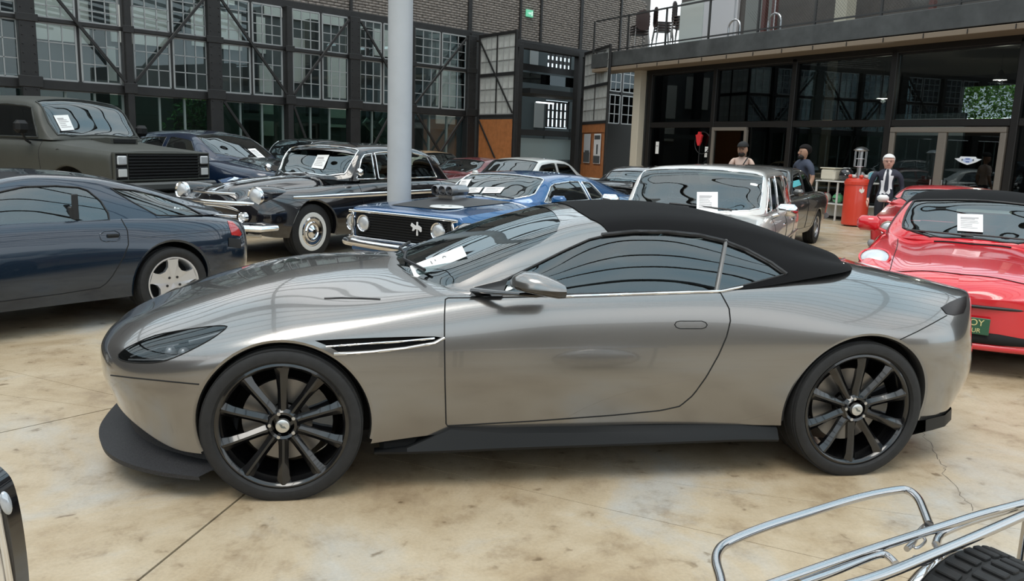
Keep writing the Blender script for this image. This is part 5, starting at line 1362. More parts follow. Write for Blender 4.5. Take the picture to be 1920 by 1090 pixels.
# ------------------------------------------------------------------ blue muscle car
def build_muscle():
    loc, th = pose(822, 431, .70, -.93, -.53, 44)
    paint = mat('rally_blue', (.008, .085, .235), .2, .25, coat=1.0)
    body = [(-.93, 0, .38, .60, .83, .94, .84), (-.926, .5, .38, .60, .83, .94, .845), (-.915, .78, .38, .60, .835, .94, .85), (-.88, .87, .36, .60, .845, .93, .865), (-.7, .90, .30, .60, .87, .92, .89), (0, .91, .26, .60, .90, .91, .93), (.55, .91, .26, .60, .915, .91, .96), (1.2, .91, .26, .60, .91, .92, .95), (2.0, .915, .26, .61, .92, .92, .95), (2.6, .925, .27, .62, .95, .89, .97), (3.1, .915, .28, .62, .945, .88, .97), (3.5, .88, .32, .62, .93, .89, .95), (3.72, .80, .36, .62, .91, .9, .93), (3.78, .6, .38, .62, .89, .92, .91), (3.8, 0, .38, .62, .88, .92, .9)]
    cab = [(.42, 0, .93, 0, .94, .955), (.5, .55, .925, .5, .94, .98), (.66, .76, .92, .71, .99, 1.09), (.85, .79, .915, .68, 1.12, 1.2), (1.02, .80, .915, .64, 1.205, 1.255), (1.5, .80, .915, .61, 1.235, 1.29), (1.9, .80, .915, .60, 1.22, 1.28), (2.3, .80, .92, .60, 1.165, 1.22), (2.7, .79, .93, .60, 1.075, 1.125), (3.1, .76, .935, .58, .99, 1.02), (3.4, .66, .935, .5, .95, .96), (3.5, 0, .93, 0, .935, .94)]
    car = gen_car('muscle_car', 'bright blue muscle car with black bonnet panel and chrome grille surround', loc, th, body, cab, paint, boxy=True, arches=[(0, .36, .32), (2.74, .36, .32)], wheels=[(0, .89, .325, .20, .22, 'plain'), (2.74, .90, .33, .20, .24, 'plain')],
                  windows=[(.74, .96, 1.72, 1.78), (1.84, 1.79, 2.02, 2.2)], screen=(.49, .98, .05), back=(2.35, 3.3, .14), trim=BRIGHT, trim_r=.011, nu=110, door=[[(.62, .34), (1.8, .34), (1.84, .6), (1.8, .89), (.62, .89)]])
    r = car.root; r_ = random.Random(2)
    MB().box((-.925, 0, .665), (.05, 1.46, .29), .03).build('grille', LINER, r)
    for k in range(9): MB().box((-.955, 0, .55+.029*k), (.012, 1.34, .010)).build('grille_slat', mat('satin_black'), r)
    ring = [(-.955, y, z) for y, z in ((-.74, .54), (-.70, .515), (.70, .515), (.74, .54), (.76, .66), (.74, .79), (.70, .815), (-.70, .815), (-.74, .79), (-.76, .66))]
    MB().tube(curve_pts(ring, 4, True), .016, 8, closed=True).build('grille_surround', CHROME, r, 50)
    lamp(car, -.965, .56, .685, .085, nm='headlight'); lamp(car, -.90, .825, .675, .085, nm='outer_headlight', tilt=-.15)
    for s in (-1, 1): MB().box((-.91, s*.72, .44), (.05, .14, .05), .02).build('turn_signal', AMBER, r)
    em = MB().box((-.978, -.27, .69), (.015, .022, .15), .004).build('grille_emblem', mat('emblem_silver', (.78, .78, .78), .4, .2), r)
    MB().prism([(-.07, .01), (-.03, .03), (.02, .025), (.07, .05), (.085, .02), (.05, 0), (.06, -.035), (.04, -.035), (.02, -.012), (-.03, -.015), (-.06, -.04), (-.075, -.03)], -.995, -.985, 'x', TR((0, -.27, .70))).build('running_horse', mat('emblem_silver', (.78, .78, .78), .4, .2), em)
    arc_bar(car, 'front_bumper', CHROME, -1.02, .86, .455, .055, .07, .16, flat=.9); MB().box((-.95, 0, .40), (.10, 1.5, .10), .03).build('valance', paint, r)
    bp = top_patch(car, 'bonnet_panel', mat('matt_black', (.02, .02, .021), .45), -.70, .36, .40, .56)
    # triple-throat intake
    q = car.spot(car.bv, (836, 374), 0)
    if q is None: q = Vector((-.05, .2, .93))
    M = TR((q.x, q.y, q.z+.10))
    a = MB().box((.12, 0, .01), (.34, .34, .13), .05, M).build('intake_scoop', mat('cast_alloy', (.30, .30, .31), .3, .9), r)
    MB().box((.12, 0, -.09), (.26, .26, .12), .02, M).build('intake_base', STEEL, a)
    for dy in (-.115, 0, .115):
        MB().lathe([(.062, .02), (.062, -.075), (.052, -.08), (.048, .0)], 20, axis='x', M=M @ TR((0, dy, .01))).build('intake_throat', mat('cast_alloy'), a); MB().lathe([(0, -.03), (.05, -.03)], 16, axis='x', M=M @ TR((0, dy, .01))).build('throat_dark', LINER, a)
    # oval plate on the bonnet
    q = car.spot(car.bv, (838, 389), 0)
    if q is not None:
        o = MB().lathe([(0, .012), (.19, .012), (.20, .0)], 28, axis='z', M=TR((q.x, q.y, q.z+.004), sc=(.95, 1, 1))).build('bonnet_plate', mat('plate_white', (.70, .71, .70), .35), r)
        for dy in (-.05, .06): MB().lathe([(0, .0175), (.022, .0175)], 12, axis='z', M=TR((q.x, q.y+dy, q.z))).build('plate_hole', LINER, o)
    mirror_pod(car, .80, .84, .97, paint)
    for y0 in (-.5, .12): MB().tube([(.48, y0, .985), (.50, y0+.22, 1.0), (.50, y0+.42, 1.0)], .008, 6).build('wiper', BLACK, r)
    notice(car, [(866, 338), (884, 337), (876, 351), (858, 352)], 'white price notice on the windscreen of the blue muscle car, by its dark pillar')
    notice(car, [(881, 353), (906, 352), (899, 362), (873, 363)], 'pale sheet lying on the dashboard of the blue muscle car, the smaller of two')
    notice(car, [(910, 352), (947, 352), (938, 363), (903, 363)], 'pale sheet lying on the dashboard of the blue muscle car, the wider of two')
    return car
muscle = build_muscle()

# ------------------------------------------------------------------ silver estate
def build_estate():
    loc, th = pose(1425, 400, .98, .7, -.74, 55)
    paint = mat('silver_white', (.60, .58, .55), .3, .15, coat=1.0)
    body = [(-.85, 0, .35, .6, .82, .95, .85), (-.846, .6, .35, .6, .82, .95, .855), (-.83, .82, .34, .6, .83, .94, .86), (-.75, .87, .32, .6, .85, .93, .88), (0, .89, .28, .6, .90, .93, .93), (.6, .893, .28, .6, .93, .93, .97), (1.5, .893, .28, .6, .94, .93, .97), (2.6, .893, .28, .6, .94, .93, .97), (3.5, .88, .3, .6, .93, .93, .96), (3.82, .82, .34, .6, .92, .94, .94), (3.88, .6, .35, .6, .9, .95, .92), (3.89, 0, .35, .6, .9, .95, .91)]
    cab = [(.60, 0, .945, 0, .955, .965), (.66, .6, .945, .56, .96, .99), (.78, .775, .945, .745, 1.01, 1.09), (.95, .79, .945, .735, 1.185, 1.25), (1.12, .79, .945, .71, 1.35, 1.405), (1.5, .79, .945, .675, 1.40, 1.46), (2.6, .79, .945, .67, 1.40, 1.465), (3.3, .78, .945, .66, 1.36, 1.42), (3.65, .76, .945, .6, 1.1, 1.14), (3.75, 0, .94, 0, .95, .95)]
    car = gen_car('estate_car', 'silver white old estate car with chrome wing mirrors beside the blue muscle car', loc, th, body, cab, paint, boxy=True, arches=[(0, .35, .31), (2.795, .35, .31)], wheels=[(0, .865, .32, .20, .19, 'plain'), (2.795, .865, .32, .20, .19, 'plain')],
                  windows=[(.90, 1.10, 1.30, 1.30), (1.36, 1.36, 1.84, 1.84), (1.95, 1.95, 2.6, 2.75), (2.86, 2.80, 3.28, 3.48)], screen=(.645, 1.15, .022), back=(3.34, 3.68, .1), trim=mat('bright_trim'), trim_r=.008, nu=100, door=[[(.85, .34), (1.9, .34), (1.9, .91), (.85, .91)], [(1.92, .34), (2.5, .34), (2.75, .66), (2.8, .91), (1.92, .91)]])
    r = car.root
    for s in (-1, 1):
        for x in (1.72, 2.58): MB().box((x, s*.895, .80), (.17, .03, .026), .01).build('door_handle', CHROME, r)
        MB().box((1.5, s*.897, .60), (3.9, .02, .03), .008).build('side_moulding', mat('bright_trim'), r)
        a = MB().box((.86, s*1.0, 1.02), (.12, .22, .13), .04).build('door_mirror', CHROME, r, 60); MB().tube([(.86, s*.86, .95), (.86, s*.95, .98)], .02, 6).build('mirror_arm', CHROME, a)
        MB().box((-.86, s*.66, .70), (.06, .30, .20), .03).build('headlight', LENS, r)
    MB().box((-.87, 0, .72), (.06, .62, .30), .02).build('radiator_grille', CHROME, r); arc_bar(car, 'front_bumper', CHROME, -.95, .86, .48, .06, .05, .2)
    for y0, y1 in ((-.45, .25), (.02, .62)): MB().tube([(.65, y0, 1.0), (.68, (y0+y1)/2, 1.015), (.70, y1, 1.03)], .011, 6).build('wiper', BLACK, r)
    rr_ = MB()
    notice(car, [(1307, 361), (1346, 361), (1346, 399), (1306, 396)], 'large white price notice on the windscreen of the silver estate', lines=8)
    return car
estate = build_estate()

# ------------------------------------------------------------------ grey saloon behind the estate
def plain_saloon(name, label, loc, th, paint, side=-1, k=1.0, H=1.42, wheels='plain', group=None, trim=BLACK, W=.87, hood=.0, fast=False, roof_paint=None, L=4.6):
    w = W; s = L/4.6
    body = [(-.82*s, 0, .35, .58, .78, .94, .80), (-.81*s, .55, .35, .58, .78, .94, .81), (-.78*s, .78, .33, .58, .80, .93, .83), (-.65*s, .85, .30, .58, .83, .92, .86), (0, w, .26, .58, .88, .91, .91), (.6, w, .26, .58, .92, .91, .95), (1.5, w, .26, .6, .93, .92, .95), (2.5, w, .27, .6, .94, .91, .96), (3.1*s, w-.01, .29, .6, .94, .9, .96), (3.55*s, .82, .33, .6, .92, .91, .94), (3.72*s, .72, .36, .6, .9, .92, .92), (3.76*s, .5, .37, .6, .88, .93, .9), (3.77*s, 0, .37, .6, .87, .93, .89)]
    body = [(a, b, c, d, e+hood, f, g+hood) for a, b, c, d, e, f, g in body]
    d = H-1.42; h = hood
    e = 3.35*s if fast else 2.95*s
    cab = [(.55, 0, .94+h, 0, .95+h, .96+h), (.63, .58, .935+h, .54, .95+h, .985+h), (.78, .75, .935+h, .70, 1.0+h, 1.08+h), (.98, .78, .935+h, .69, 1.18+d, 1.26+d), (1.18, .785, .935+h, .65, 1.32+d, 1.375+d), (1.6, .785, .935+h, .63, 1.365+d, 1.425+d), (2.1, .785, .935+h, .63, 1.345+d, 1.405+d), (2.45, .775, .94+h, .62, 1.26+d, 1.32+d), (2.75, .76, .945+h, .60, 1.08+d*.6+h*.5, 1.12+d*.6+h*.5), (e, .66, .945+h, .5, .97+h, .98+h), (e+.08, 0, .94+h, 0, .95+h, .95+h)]
    rw = .31 if H < 1.5 else .36
    car = gen_car(name, label, loc, th, body, cab, paint, side=side, boxy=True, arches=[(0, rw+.045, rw), (2.7*s, rw+.045, rw)], wheels=[(0, w-.02, rw+.005, .20, .20, wheels), (2.7*s, w-.02, rw+.005, .20, .20, wheels)], windows=[(.90, 1.12, 1.68, 1.68), (1.78, 1.78, 2.25, 2.5)], screen=(.64, 1.16, .05), back=(2.45, e-.15, .1), trim=trim, trim_r=.009, nu=70, group=group, sub=4, roof_paint=roof_paint,
                  door=[[(.80, .36), (1.72, .36), (1.72, .89+h), (.80, .89+h)], [(1.74, .36), (2.2, .36), (2.45, .66), (2.5, .89+h), (1.74, .89+h)]])
    r = car.root; x0 = -.82*s
    lamp(car, x0-.005, .62, .68+h*.6, .085)
    MB().box((x0-.005, 0, .66+h*.6), (.05, .92, .18), .02).build('grille', BLACK, r); arc_bar(car, 'front_bumper', mat('bumper_grey', (.20, .20, .21), .4), x0-.06, W-.05, .45, .055, .06, .15); arc_bar(car, 'rear_bumper', mat('bumper_grey'), 3.80*s, W-.08, .47, .055, -.06, -.15)
    for sd in (-1, 1): MB().box((3.72*s, sd*.62, .74+h*.6), (.08, .26, .12), .02).build('tail_light', REDLENS, r)
    mirror_pod(car, .86, W-.08, 1.0+h, paint, (.09, .17, .11))
    return car
loc, th = pose(1527, 457, 0, 2.62, -.85, 47)
grey = plain_saloon('saloon_car', 'dark grey saloon with a cyan sticker in its rear window, behind the silver estate', loc, th, mat('graphite', (.10, .095, .09), .25, .6, coat=1.0), H=1.42)
st = [grey.spot(grey.bd, p, .004) for p in ((1483, 341), (1498, 337), (1502, 347), (1487, 352))]
if all(v is not None for v in st):
    o = sheet('window_sticker', grey, st, mat('cyan_paper', (.12, .55, .60), .6), .001, 0, grey.root, False)

# ------------------------------------------------------------------ red sports car with black hood
def build_red():
    loc, th = (5.37, 2.45), math.radians(47)
    paint = mat('guards_red', (.62, .012, .022), .18, coat=1.0)
    body = [(-.90, 0, .24, .44, .58, .9, .60), (-.885, .40, .24, .44, .60, .9, .625), (-.82, .66, .23, .45, .64, .9, .675), (-.65, .80, .22, .47, .72, .88, .735), (-.25, .85, .22, .5, .82, .86, .80), (.25, .865, .22, .5, .875, .86, .855), (.65, .865, .22, .5, .89, .9, .90), (1.4, .865, .22, .5, .89, .92, .90), (2.1, .875, .23, .52, .90, .9, .92), (2.5, .88, .24, .53, .90, .87, .93), (2.9, .84, .26, .53, .87, .87, .90), (3.15, .70, .3, .52, .83, .88, .85), (3.27, .4, .31, .5, .79, .9, .8), (3.3, 0, .32, .5, .77, .9, .78)]
    cab = [(.42, 0, .875, 0, .885, .895), (.50, .5, .875, .45, .89, .925), (.66, .72, .885, .66, .93, 1.02), (.85, .765, .89, .66, 1.06, 1.13), (1.05, .77, .89, .62, 1.19, 1.245), (1.4, .77, .89, .61, 1.255, 1.325), (1.8, .77, .895, .61, 1.25, 1.325), (2.15, .765, .90, .60, 1.17, 1.235), (2.5, .74, .91, .58, 1.02, 1.06), (2.75, .62, .91, .48, .95, .965), (2.85, 0, .9, 0, .92, .92)]
    def cuts(car, sk, bv):
        car.lines([[Vector(p) for p in curve_pts([(-.62, .50, .0), (-.2, .545, 0), (.2, .60, 0), (.42, .64, 0)], 6)]], .003, 'x', LINER) if False else None
    car = gen_car('sports_convertible', 'red sports car with black fabric roof and a green front plate', loc, th, body, cab, paint, side=1, valley=(.74, .40, .010, .003), arches=[(0, .355, .31), (2.4, .36, .31)], wheels=[(0, .855, .315, .22, .21, 'five'), (2.4, .875, .315, .22, .23, 'five')], windows=[(.80, 1.0, 1.75, 1.85)], screen=(.49, 1.04, .05), trim=BLACK, trim_r=.011, nu=120, roof_from=1.06, roof_paint=mat('canvas'), sub=6, door=[[(.55, .30), (1.75, .30), (1.82, .6), (1.78, .86), (.55, .86)]], back=(2.15, 2.6, .2))
    r = car.root
    # bonnet shut lines
    def on_top(P, off=.001):
        out = []
        for x, y in P:
            h = car.bv.ray_cast(Vector((x, abs(y), 3)), Vector((0, 0, -1)))
            if h[0]: out.append(Vector((x, y, h[0].z+off)))
        return out
    L = curve_pts([(.42, .60), (.1, .56), (-.3, .53), (-.66, .50)], 8)
    for s in (-1, 1): MB().tube(on_top([(x, s*y) for x, y in L]), .0035, 5).build('bonnet_seam', LINER, r)
    MB().tube(on_top([(-.66, y) for y in np.linspace(-.50, .50, 14)]), .005, 5).build('bonnet_seam', LINER, r)
    MB().tube(on_top([(.40, y) for y in np.linspace(-.30, .30, 10)], .004), .010, 5).build('bonnet_vent', LINER, r)
    lamp_z = .80
    for s in (-1, 1):
        q = on_top([(-.42, s*.66)])[0]
        a = MB().lathe([(0, .03), (.05, .028), (.095, .012), (.115, -.01)], 24, axis='z', M=TR((q.x, q.y, q.z-.004), ry=-.5)).build('headlight', LENS, r); MB().lathe([(.112, .004), (.128, .006), (.128, -.02)], 24, axis='z', M=TR((q.x, q.y, q.z-.006), ry=-.5)).build('headlight_bezel', paint, a)
        MB().box((-.83, s*.60, .47), (.05, .20, .085), .02, TR(rz=0)).build('turn_signal', mat('frosted_lens', (.55, .55, .54), .35), r)
        MB().box((-.80, s*.60, .34), (.06, .22, .07), .02).build('fog_light', LENS, r)
    arc_bar(car, 'bumper_strip', BLACK, -.915, .62, .535, .012, .10); arc_bar(car, 'lower_intake', LINER, -.90, .60, .30, .045, .10); arc_bar(car, 'chin_spoiler', paint, -.90, .66, .235, .03, .12)
    mirror_pod(car, .66, .80, .985, paint, (.15, .20, .14))
    for y0, y1 in ((-.50, .10), (.0, .55)): MB().tube([(.50, y0, .945), (.50, (y0+y1)/2, .955), (.53, y1, .955)], .009, 6).build('wiper', BLACK, r)
    # plate
    pl = MB().box((-.945, 0, .395), (.014, .50, .125), .004).build('number_plate', mat('plate_green', (.03, .10, .055), .4), r)
    gold = mat('plate_gold', (.62, .55, .26), .45)
    R90 = Matrix.Rotation(-PI/2, 4, 'Z') @ Matrix.Rotation(PI/2, 4, 'X')
    text_obj('lettering', 'OY', .068, gold, pl, Matrix.Translation((-.9535, -.165, .42)) @ R90, .0008); text_obj('lettering', 'UR', .046, gold, pl, Matrix.Translation((-.9535, -.165, .362)) @ R90, .0008)
    pn = MB().box((0, 0, 0), (.1, .1, .1))
    notice(car, [(1795, 402), (1843, 404), (1843, 437), (1795, 434)], 'white price notice on the windscreen of the red car with black fabric roof', lines=7)
    q = car.spot(car.bd, (1675, 392), .004)
    if q is not None:
        P = [car.spot(car.bd, (1675+9*math.cos(a), 392+7*math.sin(a)), .003) for a in np.linspace(0, 2*PI, 16, endpoint=False)]
        if all(p is not None for p in P): MB().add([tuple(p) for p in P], [tuple(range(16))]).build('screen_sticker', PAPER, r, None)
    return car
red = build_red()
# ------------------------------------------------------------------ cars further back
loc, th = pose(1697, 352, 1.17, 1.15, .60, 50)
redb = plain_saloon('coupe_car', 'low red coupe with white door mirrors behind the black fabric roof', loc, th, mat('bright_red', (.55, .03, .035), .2, coat=1.0), H=1.22, side=1, W=.85)
loc, th = pose(1014, 302, 1.315, 1.22, -.64, 42)
whitec = plain_saloon('saloon_car', 'pale silver saloon roof and windows showing above the blue muscle car', loc, th, mat('pale_silver', (.58, .58, .56), .3, .2, coat=1.0), H=1.375)
loc, th = pose(1135, 344, .98, 3.70, 0, 226)
blk = plain_saloon('fastback_car', 'black fastback with rear spoiler, tail towards the silver estate', loc, th, mat('jet_black', (.01, .01, .012), .15, coat=1.0), H=1.30, fast=True)
MB().prism([(3.55, .99), (3.92, 1.03), (3.92, 1.05), (3.60, 1.03)], -.80, .80).build('rear_spoiler', mat('jet_black'), blk.root)
for s in (-.6, .6): MB().box((3.68, s, .97), (.16, .04, .10), .01).build('spoiler_foot', mat('jet_black'), blk.root)
loc, th = pose(842, 314, .945, .66, 0, 128)
tan = plain_saloon('saloon_car', 'tan old saloon with open view through its windscreen behind the round pillar', loc, th, mat('tan_paint', (.50, .34, .20), .3, coat=1.0), H=1.40, side=1)
loc, th = pose(897, 296, 1.30, 1.6, 0, 40)
dred = plain_saloon('coupe_car', 'dark red coupe by the orange wooden gate panel', loc, th, mat('wine_red', (.13, .018, .02), .25, coat=1.0), H=1.31)
P = CAM_P+px_ray(592, 264)[1]*19.3; th = math.radians(46); c, s = math.cos(th), math.sin(th)
vanb = plain_saloon('limousine_car', 'tall black limousine with silver pillars behind the black fifties saloon', (P[0]-(c*1.2+s*.66), P[1]-(s*1.2-c*.66)), th, mat('limo_black', (.008, .008, .009), .12, coat=1.0), H=1.64, hood=.14, trim=BRIGHT, L=4.9)

for o in list(redb.root.children):
    if o.name.startswith('door_mirror'):
        o.data = o.data.copy(); o.data.materials.clear(); o.data.materials.append(mat('mirror_white', (.7, .7, .68), .3, coat=.5))
# ------------------------------------------------------------------ people
def skin_body(name, J, E, R, mats, parent, assign, root=0):
    me = bpy.data.meshes.new(name); me.from_pydata(J, E, []); o = bpy.data.objects.new(name, me); COL.objects.link(o)
    m = o.modifiers.new('skin', 'SKIN'); m.use_smooth_shade = True; m.branch_smoothing = .6
    for i, v in enumerate(me.skin_vertices[0].data): v.radius = (R[i], R[i]) if not hasattr(R[i], '__len__') else (R[i][1], R[i][0]); v.use_root = (i == root)
    s = o.modifiers.new('sub', 'SUBSURF'); s.levels = 2; s.render_levels = 2
    dg = bpy.context.evaluated_depsgraph_get(); dg.update(); out = bpy.data.meshes.new_from_object(o.evaluated_get(dg))
    bpy.data.objects.remove(o); out.materials.clear()
    for q in mats: out.materials.append(q)
    for p in out.polygons: p.material_index = assign(p.center, p.normal); p.use_smooth = True
    b = link(name, out, None, parent); return b
def person(label, loc, face, H, top, bottom, skin, hair, sleeve='short', jacket=False, build=1.0, cap=None, hs=1.2):
    """local frame: x forward, y left, z up"""
    t = thing('person', label, 'person', (loc[0], loc[1], 0), face, 'visitors'); k = H/1.80; b = build
    J = []; E = []; R = []
    def jv(p, r, par=None):
        J.append(tuple(q*k for q in p)); R.append(tuple(q*k for q in r) if hasattr(r, '__len__') else r*k)
        if par is not None: E.append((par, len(J)-1))
        return len(J)-1
    pel = jv((0, 0, .95), (.155*b, .115*b)); wa = jv((.0, 0, 1.10), (.145*b, .10*b), pel); ch = jv((.01, 0, 1.30), (.165*b, .115*b), wa); up = jv((-.005, 0, 1.43), (.13*b, .085), ch)
    h = lambda x, y, z: (x*hs, y*hs, 1.80+(z-1.80)*hs)
    hr = lambda *r: tuple(q*hs for q in r)
    ne = jv((.0, 0, 1.50), .062, up); ja = jv(h(.022, 0, 1.615), hr(.070, .082), ne); he = jv(h(.012, 0, 1.69), hr(.084, .100), ja); cr = jv(h(.004, 0, 1.748), hr(.070, .086), he)
    for s in (1, -1):
        sh = jv((0, .170*s*b, 1.43), .072*b, up); ar = jv((-.005, .222*s*b, 1.35), .060*b, sh); el = jv((-.03, .27*s*b, 1.14), .045, ar); wr = jv((.05, .285*s*b, .92), .031, el)
        pa = jv((.075, .285*s*b, .86), (.018, .038), wr); kn = jv((.092, .283*s*b, .80), (.014, .042), pa)
        for i, (dx, ln) in enumerate(((.030, .060), (.012, .075), (-.008, .072), (-.028, .055))):
            f1 = jv((.092+dx, .285*s*b, .785-ln*.45), .0095, kn); jv((.100+dx, .278*s*b, .785-ln), .008, f1)
        th = jv((.115, .272*s*b, .845), .011, pa); jv((.128, .262*s*b, .80), .0095, th)
        hp = jv((0, .095*s, .90), .105*b, pel); kn2 = jv((.015, .105*s, .50), .066, hp); an = jv((-.01, .11*s, .10), .044, kn2); jv((.06, .112*s, .045), .042, an); 
        jv((.16, .115*s, .035), .034, len(J)-1)
    c_shirt, c_trou, c_skin, c_shoe = 0, 1, 2, 3
    el_z = (1.20 if sleeve == 'short' else .90)*k
    def assign(c, n):
        r = math.hypot(c.x, c.y)
        if c.z < .085*k: return c_shoe
        if c.z > 1.505*k: return c_skin
        if jacket and n.x > .35 and abs(c.y) < (.035+.05*min(1, (1.50*k-c.z)/(.14*k)))*k*b and c.z > 1.0*k: return 4
        if abs(c.y) > .185*k and c.z < el_z: return c_skin
        if c.z < .93*k and abs(c.y) < .25*k: return c_trou
        return c_shirt
    sk = mat('skin_'+skin[0], skin[1], .55); body = skin_body('body', J, E, R, [top, bottom, sk, mat('shoe_black', (.02, .02, .02), .4), mat('shirt_white', (.78, .78, .80), .7)], t, assign)
    t_k = k; k = k*hs
    def P(x, y, z): x, y, z = h(x, y, z); return (x*t_k, y*t_k, z*t_k)
    # face: nose, ears, eyes, brows, mouth
    MB().ball(P(.105, 0, 1.655), tuple(q*k for q in (.018, .014, .024)), 8, 6).build('nose', sk, t)
    for s in (1, -1):
        MB().ball(P(.005, .080*s, 1.665), tuple(q*k for q in (.016, .010, .030)), 8, 6).build('ear', sk, t)
        MB().ball(P(.088, .033*s, 1.685), tuple(q*k for q in (.008, .013, .007)), 8, 6).build('eye', mat('eye_dark', (.03, .025, .02), .3), t)
    MB().ball(P(.093, 0, 1.615), tuple(q*k for q in (.008, .026, .006)), 8, 6).build('mouth', mat('lip', (.35, .14, .12), .5), t)
    if hair is not None:
        hb = MB(); hm = mat(hair[0], hair[1], .9, spec=.15)
        hb.ball(P(-.012, 0, 1.715), tuple(q*k for q in (.112, .099, .092)), 16, 10)
        V = [v for v in hb.V]
        hb.V = [(v[0], v[1], v[2]) if (v[2] > P(0, 0, 1.725)[2] or v[0] < -.01*k) and v[2] > P(0, 0, 1.64)[2] else (min(v[0], .02*k)*.9, v[1]*.9, max(v[2], P(0, 0, 1.645)[2])) for v in V]
        hb.build('hair', hm, t)
    if cap == 'cap':
        c = MB(); c.ball(P(-.004, 0, 1.735), tuple(q*k for q in (.112, .098, .088)), 16, 10); c.V = [(v[0], v[1], max(v[2], P(0, 0, 1.725)[2])) for v in c.V]
        c.prism([(.06*k, -.08*k), (.19*k, -.055*k), (.205*k, 0), (.19*k, .055*k), (.06*k, .08*k)], P(0, 0, 1.722)[2], P(0, 0, 1.732)[2], 'z'); c.build('cap', mat('cap_black', (.012, .012, .013), .8), t)
    if cap in ('cap', 'beard'):
        MB().ball(P(.055, 0, 1.592), tuple(q*k for q in (.052, .062, .045)), 12, 8).build('beard', mat('beard_dark', (.02, .015, .012), .8), t)
    return t, t_k, body
def stand(px, py, D): 
    P = CAM_P+px_ray(px, py)[1]*D; return P
def build_people():
    tan_skin = ('tan', (.42, .24, .16)); 
    def yaw_to_cam(P, off=0.0): return math.atan2(CAM_P[1]-P[1], CAM_P[0]-P[0])+off
    P = stand(1394, 265, 17.6); t, k, bo = person('bearded man in a black cap and pale pink shirt with a dark shoulder strap', P[:2], yaw_to_cam(P, -.25), 1.85, mat('pale_pink_shirt', (.66, .48, .40), .8), mat('trouser_dark', (.05, .05, .06), .8), tan_skin, None, cap='cap')
    MB().tube([(.02*k, .13*k, 1.50*k), (.12*k, .115*k, 1.43*k), (.185*k, .06*k, 1.30*k), (.17*k, -.06*k, 1.08*k)], .014, 6).build('shoulder_strap', mat('strap_black', (.02, .02, .02), .6), t)
    P = stand(1510, 270, 16.7); t, k, bo = person('dark haired bearded man in a navy short-sleeved shirt looking aside', P[:2], yaw_to_cam(P, -1.0), 1.84, mat('navy_shirt', (.045, .055, .085), .8), mat('jean_black', (.02, .022, .028), .8), tan_skin, ('hair_black', (.012, .010, .010)), cap='beard', build=1.2)
    P = stand(1668, 290, 15.4); t, k, bo = person('white haired man in glasses wearing a navy suit, white shirt and dark tie', P[:2], yaw_to_cam(P, .05), 1.69, mat('navy_suit', (.022, .024, .042), .75), mat('suit_trousers', (.014, .015, .022), .75), ('pink', (.62, .36, .28)), ('hair_white', (.72, .70, .68)), sleeve='long', build=1.12, jacket=True)
    q = lambda x, y, z: (x*k*1.2, y*k*1.2, (1.80+(z-1.80)*1.2)*k)
    bvh = BVHTree.FromPolygons([v.co for v in bo.data.vertices], [tuple(p.vertices) for p in bo.data.polygons])
    V = []
    for z, w in ((1.495, .016), (1.46, .022), (1.43, .018), (1.36, .026), (1.25, .032), (1.15, .036), (1.08, .036), (1.03, .004)):
        hx = bvh.ray_cast(Vector((1, 0, z*k)), Vector((-1, 0, 0)))[0]; x = (hx.x if hx else .15)+.010
        V += [(x, -w*k*1.1, z*k), (x, w*k*1.1, z*k)]
    MB().add(V, [(2*i, 2*i+1, 2*i+3, 2*i+2) for i in range(7)]).build('tie', mat('tie_dark', (.025, .03, .045), .6), t)
    gl = MB()
    for s in (1, -1): gl.tube([q(.108, (.034+.026*math.cos(a))*s, 1.685+.018*math.sin(a)) for a in np.linspace(0, 2*PI, 12, endpoint=False)], .0035, 5, closed=True); gl.tube([q(.105, .06*s, 1.69), q(.0, .082*s, 1.69)], .003, 5)
    gl.tube([q(.108, -.008, 1.69), q(.108, .008, 1.69)], .003, 5); gl.build('glasses', mat('glasses_frame', (.10, .03, .03), .4), t)
build_people()
